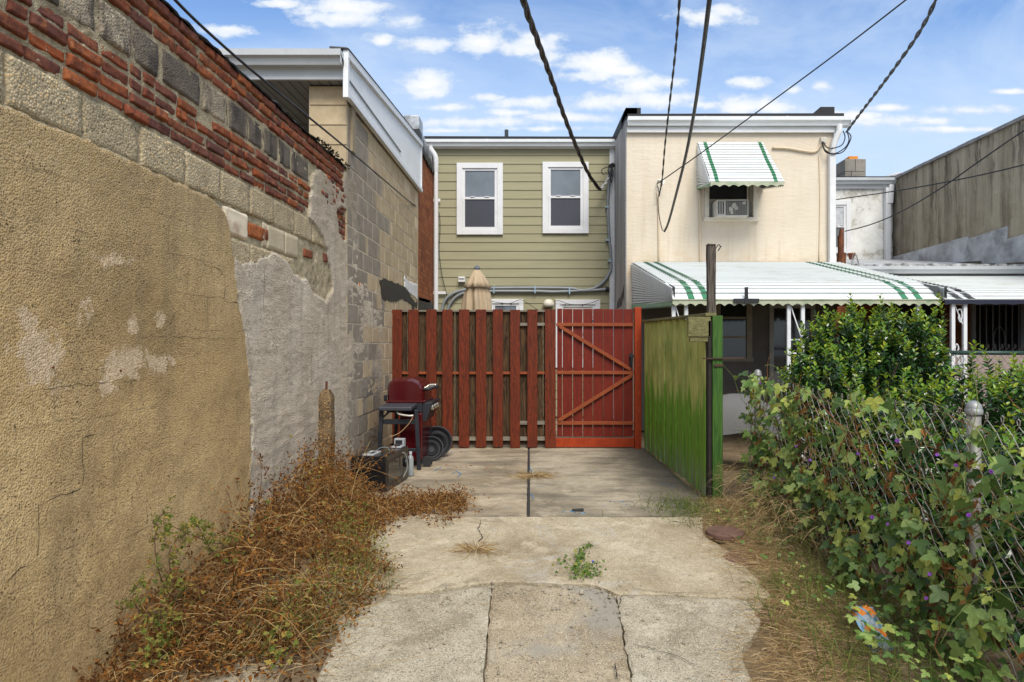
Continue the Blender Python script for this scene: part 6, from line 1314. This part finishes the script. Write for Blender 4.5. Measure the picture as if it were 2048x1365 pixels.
bl3.build('leaf_litter', DRL, root, recalc=False)
b.build('green_blades', GRS, root, recalc=False); b2.build('straw_blades', STRAW, root, recalc=False); bl2.build('small_green_leaves', YG, root, recalc=False)
# sprawling seed-headed weed leaning on the brown wall
R.seed(21)
root = thing('sprawling_weed', 'thin sprawling weed with spiky seed heads and a few green leaves against the brown stucco', 'weed', (-1.75, 3.05, 0))
b = MB(); bl = MB(); bh = MB()
def pw(px, py, X): Y = F*X/(px-CX); return Vector((X, Y, H+(CY-py)*Y/F))
arcs = [[(560,1290),(500,1200),(470,1100),(420,1085),(370,1065),(330,1045)],[(520,1330),(420,1240),(350,1200),(320,1150),(310,1090),(315,1040),(335,1025)],[(500,1320),(400,1270),(330,1225),(285,1225),(265,1195),(280,1165)],[(540,1240),(480,1150),(430,1110),(400,1060),(385,1045)],[(560,1180),(500,1130),(450,1105),(455,1080),(490,1075)],[(520,1260),(440,1220),(380,1190),(345,1160),(340,1100),(365,1075),(380,1060)],[(430,1330),(380,1290),(350,1330),(340,1365)],[(500,1340),(420,1310),(370,1320),(330,1355)]]
for k, arc in enumerate(arcs):
    X = -1.80+.035*(k % 4); pts = spline([pw(x, y, X+.03*(i < 1)) for i, (x, y) in enumerate(arc)], 6); b.tube(pts, [.0035*(1-.6*i/len(pts)) for i in range(len(pts))], 4)
    for i, p in enumerate(pts[5:]):
        if R.random() < .75:
            tw_ = stem(b, p, rv()+Vector((.3,-.3,.3)), R.uniform(.03,.11), .0012, 4, .1, .6, 3)
            for q in tw_[1:]:
                for _k in range(2): leaf(bl, q, rv(), rv(), R.uniform(.014,.034), R.uniform(.007,.014), .4, .3)
            if R.random() < .28:
                q = tw_[-1]
                for _k in range(11): v = rv().normalized()*.016; bh.tube([q, q+v], [.0011,.0005], 3, cap=False)
        if R.random() < .16: lobed(bl, p+rv(.02), rv(), Vector((.6,-.6,.5))+rv(.2), R.uniform(.022,.04))
for i in range(150):
    q = pw(R.gauss(330,28), R.gauss(1290,30), -1.70); lobed(bl, q, rv(), Vector((.4,-.6,.6))+rv(.3), R.uniform(.010,.024))
for i in range(60):
    x, y = gp(R.gauss(560,22), R.gauss(1320,22)); lobed(bl, Vector((x,y,g(y)+R.uniform(.03,.12))), rv(), Vector((0,-.4,1))+rv(.3), R.uniform(.014,.028))
b.build('stems', simple('purple_stem', (.10,.05,.035), .7, .3, 20, 0), root, recalc=False); bl.build('leaves', YG, root, recalc=False); sh_ = bh.build('seed_heads', simple('seed', (.06,.035,.02), .8, bump=0), root, recalc=False); sh_['kind'] = 'stuff'
# green weed in the crack, dry tufts
root = thing('crack_weed', 'small green weed with a tiny blue flower growing from the paving crack', 'weed', (.2, 3.85, 0))
b = MB(); bl = MB()
cw_ = [(1165,1155),(1150,1140),(1158,1120),(1168,1105),(1178,1097)]
for (px, py, sx, sy, n_) in ((1160,1142,20,9,120),(1178,1150,14,5,50),(1160,1118,9,5,34),(1166,1106,8,4,26),(1178,1098,6,3,16)):
    for i in range(n_): x, y = gp(R.gauss(px,sx), R.gauss(py,sy)+4); lobed(bl, Vector((x,y,g(y)+R.uniform(.012,.06))), rv(), Vector((0,-.5,.9))+rv(.3), R.uniform(.010,.022))
b.tube(spline([Vector((*gp(x,y), g(gp(x,y)[1])+.02)) for x, y in cw_], 5), .002, 4)
b.build('stem', VST, root); bl.build('leaves', leafmat('bright_leaf', [(.03,.085,.014),(.06,.14,.02),(.10,.19,.03),(.28,.26,.05)], .6, .3, .3), root, recalc=False)
x, y = gp(1186,1142); b = MB(); b.lathe([(.002,0),(.007,.006),(.009,.012)], (x,y,g(y)+.05), 8); b.build('flower', simple('blue_petal', (.08,.10,.45), .6, bump=0), root)
for px, py, s, n_, lab in ((952,1101,.085,420,'small dry straw tuft on the middle of the paving, nearer than the pad'),(1066,953,.13,620,'dry straw tuft lying across the joint between the two pads')):
    b = MB(); x0_, y0_ = gp(px, py); r2 = thing('straw_tuft', lab, 'straw tuft', (x0_, y0_, 0), 'dry straw tufts on the paving')
    for i in range(n_): a = R.uniform(0,6.28); q = abs(R.gauss(0,s*.8)); blade(b, Vector((x0_+q*math.cos(a), y0_+q*math.sin(a), g(y0_)+.008)), Vector((math.cos(a),math.sin(a)*1.1,R.uniform(.1,1.0))), R.uniform(.05,.16), .0042, 1.1)
    b.build('dry_blades', STRAW, r2, recalc=False)
# ================================================================== OVERHEAD CABLES
def cable(lab, pts, r, strands=1, twist=.35, mat=None, n=10):
    P = spline([at(*p) for p in pts], n); b = MB()
    if strands == 1: b.tube(P, r, 8)
    else:
        d = 0
        for s_ in range(strands):
            Q = []; d = 0
            for i, p in enumerate(P):
                if i: d += (p-P[i-1]).length
                t_ = (P[min(i+1,len(P)-1)]-P[max(i-1,0)]).normalized(); u = t_.orthogonal().normalized(); w = t_.cross(u); a = 6.283*(d/twist+s_/strands); Q.append(p+(u*math.cos(a)+w*math.sin(a))*r*1.05)
            b.tube(Q, r*.98, 7)
    return tag(b.build('overhead_cable', mat or BC, smooth=True), lab, 'cable', 'overhead cables')
CBR = simple('cable_brown', (.045,.033,.028), .6, .3, 14, 0)
cable('thick twisted overhead cable dropping to the corner of the sage house', [(1020,-150,4.6),(1047,0,5.6),(1075,82,6.6),(1105,165,7.8),(1128,232,8.9),(1155,300,10.1),(1178,350,11.2),(1200,380,11.7)], .0165, 3, 1.1, CBR, 22)
cable('short pale rope clamp tying the thick twisted cable to the sage house corner', [(1200,380,11.7),(1212,366,11.8),(1218,350,11.85),(1222,335,11.9)], .014, 2, .25, simple('rope_grey', (.42,.42,.40), .7, .3, 30, 0), 8)
cable('thick smooth black cable curving down in front of the cream house wall', [(1440,-160,3.6),(1419,0,4.4),(1405,110,5.3),(1390,215,6.4),(1372,310,7.6),(1352,390,8.8),(1337,445,9.8),(1329,463,10.1)], .0175, 1, mat=BC, n=12)
cable('thin wire loop hanging from the thick black cable to the hook on the cream wall', [(1329,463,10.1),(1324,458,10.2),(1318,430,10.2),(1316,400,10.25),(1318,385,10.28),(1315,372,10.3)], .007)
cable('thin near-vertical wire ending at the hook on the cream wall', [(1368,-140,4.8),(1359,0,5.7),(1350,110,6.8),(1340,200,7.9),(1330,290,9.1),(1324,360,10.1),(1318,393,10.3)], .0075, 2, .6)
cable('thin straight diagonal wire from the upper right sky to the hook on the cream wall', [(1930,-95,6.0),(1812,0,6.6),(1660,117,7.6),(1500,235,8.8),(1400,308,9.6),(1316,367,10.3)], .0085)
cable('twisted cable sagging from the upper right to the right corner of the cream house', [(1910,-120,5.2),(1871,0,5.9),(1835,70,6.6),(1790,135,7.5),(1745,195,8.6),(1712,238,9.6),(1693,264,10.2)], .011, 2, .55, None, 16)
cable('black overhead wire passing above the old left wall down to the block house', [(260,-110,2.95),(350,0,3.28),(450,95,3.82),(560,188,4.62),(680,286,6.0),(770,362,7.8),(812,398,9.3),(831,412,10.2)], .0085)
cable('sagging wire crossing the grey rendered wall to the white house window', [(2200,170,8.6),(2048,262,9.2),(1960,322,9.9),(1880,378,10.8),(1800,425,12.0),(1740,450,13.0),(1690,463,14.2)], .011)
cable('nearly level wire crossing the grey rendered wall to the white house', [(2200,290,9.2),(2048,330,9.8),(1930,357,10.8),(1800,381,12.2),(1670,400,14.2)], .011)
# ================================================================== SKY, SUN, CAMERA
W = bpy.data.worlds.new('World'); SC.world = W; W.use_nodes = True; nt = W.node_tree; nt.nodes.clear()
class WT(NT):
    def __init__(s): s.t = nt; s.rnd = None; s.c = s.n('ShaderNodeTexCoord').outputs['Generated']
w = WT(); SUN_EL, SUN_ROT = 50, 165
sky = w.n('ShaderNodeTexSky'); sky.sky_type = 'NISHITA'; sky.sun_disc = False; sky.sun_elevation = math.radians(SUN_EL); sky.sun_rotation = math.radians(SUN_ROT); sky.air_density = 1.0; sky.dust_density = .6; sky.ozone_density = 1.4
s = w.sep(); yv = w.math('MAXIMUM', w.math('ABSOLUTE', s[1]), .12); u = w.math('DIVIDE', s[0], yv); v = w.math('DIVIDE', s[2], yv)
cv = w.n('ShaderNodeCombineXYZ'); w.setin(cv.inputs[0], u); w.setin(cv.inputs[1], v); uv = cv.outputs[0]
n1 = w.noise(7, 7, .62, vec=w.map((1, 1.9, 1), uv)); n2 = w.noise(22, 6, .62, vec=w.map((1, 1.5, 1), uv))
def cl(px, py, a, h_): return ((px-CX)/F, (CY-py)/F, a/F, h_/F)
CL = [cl(965,88,75,36),cl(1050,100,95,30),cl(1090,118,55,28),cl(1190,128,100,30),cl(1240,140,55,16),cl(1165,152,80,16),cl(840,172,80,30),cl(855,185,60,18),cl(1400,36,98,26),cl(1450,22,52,20),cl(690,14,120,26),cl(690,36,85,20),cl(820,42,60,20),cl(760,82,40,16),cl(850,88,70,20),cl(455,58,65,15),cl(1270,170,70,22),cl(1330,165,70,16),cl(1220,205,130,22),cl(1330,205,130,26),cl(1500,166,44,12),cl(1590,180,24,10),cl(1645,172,40,13),cl(1500,215,110,20),cl(1950,222,130,14),cl(1850,242,150,13),cl(1060,205,90,16),cl(980,195,40,10),cl(930,245,200,16),cl(560,112,60,12),cl(2020,184,50,7),cl(560,8,60,12),cl(1620,245,90,10),cl(1140,235,120,12),cl(1020,225,60,9),cl(1700,232,80,10),cl(1780,215,60,9),cl(1900,258,120,9),cl(890,215,60,12),cl(1400,210,80,14),cl(900,262,120,8),cl(1090,258,130,8)]
mx = None
for (u0, v0, a, h_) in CL:
    q = w.n('ShaderNodeVectorMath'); q.operation = 'SUBTRACT'; w.setin(q.inputs[0], uv); q.inputs[1].default_value = (u0, v0, 0)
    m = w.n('ShaderNodeVectorMath'); m.operation = 'MULTIPLY'; w.setin(m.inputs[0], q.outputs[0]); m.inputs[1].default_value = (1/a, 1/h_, 0)
    l = w.n('ShaderNodeVectorMath'); l.operation = 'LENGTH'; w.setin(l.inputs[0], m.outputs[0]); e = w.math('SUBTRACT', 1.0, l.outputs['Value']); mx = e if mx is None else w.math('MAXIMUM', mx, e)
nn = w.math('ADD', w.math('MULTIPLY', w.math('SUBTRACT', n1, .5), 3.4), w.math('MULTIPLY', w.math('SUBTRACT', n2, .5), 2.0))
dn = w.math('ADD', w.math('MAXIMUM', mx, -1.3), nn); cum = w.rng(dn, .0, .55)
cir = w.noise(2.1, 7, .60, vec=w.map((1.2, 2.4, 1), uv, rot=(0, 0, .7)), dist=.5); cirm = w.rng(cir, .43, .74, 0, .78)
hz = w.rng(v, .27, .52, .95, .06); veil = w.rng(w.noise(3.0, 4, .6, vec=w.map((.8, 2.2, 1), uv)), .3, .7, .6, 1.1)
SK = .125
bg = w.n('ShaderNodeBackground'); 
skyc = w.n('ShaderNodeVectorMath'); skyc.operation = 'MULTIPLY'; w.setin(skyc.inputs[0], sky.outputs[0]); skyc.inputs[1].default_value = (SK*.78, SK*.97, SK*1.16)
col = w.mix(w.math('MULTIPLY', hz, veil, True), skyc.outputs[0], (.475,.57,.69))
up = w.rng(w.math('ADD', v, w.rng(s[1], .1, -.1, 0, .8)), .62, 1.1); ov = w.noise(2.2, 5, .6); col = w.mix(w.math('MULTIPLY', up, w.rng(ov, .40, .62, 0, .85)), col, (.95,.95,.95))  # bright cloud added overhead and behind, out of view, for more diffuse light
col = w.mix(cirm, col, (.45,.54,.67)); shade = w.rng(dn, .3, 1.3); cc = w.mix(shade, (.50,.56,.64), (.72,.71,.71)); col = w.mix(w.math('MULTIPLY', cum, .92), col, cc)
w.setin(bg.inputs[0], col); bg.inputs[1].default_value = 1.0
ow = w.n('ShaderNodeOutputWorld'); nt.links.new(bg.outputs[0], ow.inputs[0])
L = bpy.data.lights.new('sun', 'SUN'); L.energy = 2.65; L.angle = math.radians(28); L.color = (1, .94, .84); lo = bpy.data.objects.new('sun', L); SC.collection.objects.link(lo)
az = math.radians(SUN_ROT); el = math.radians(SUN_EL); dv = Vector((math.sin(az)*math.cos(el), math.cos(az)*math.cos(el), math.sin(el))); lo.rotation_euler = dv.to_track_quat('Z', 'Y').to_euler(); lo.location = (0, 0, 12)
cam = bpy.data.cameras.new('camera'); co = bpy.data.objects.new('camera', cam); SC.collection.objects.link(co); co.location = (0, 0, H); co.rotation_euler = (math.radians(90), 0, 0)
cam.sensor_width = 36; cam.lens = 36*F/2048; cam.shift_x = -(CX-1024)/2048; cam.shift_y = (CY-682.5)/2048; cam.clip_start = .05; cam.clip_end = 2000; SC.camera = co
SC.view_settings.view_transform = 'Standard'; SC.view_settings.look = 'None'; SC.view_settings.exposure = 0.62; SC.view_settings.gamma = 1
SC.render.engine = 'CYCLES'; SC.cycles.use_denoising = True; SC.cycles.max_bounces = 8; SC.cycles.transparent_max_bounces = 8
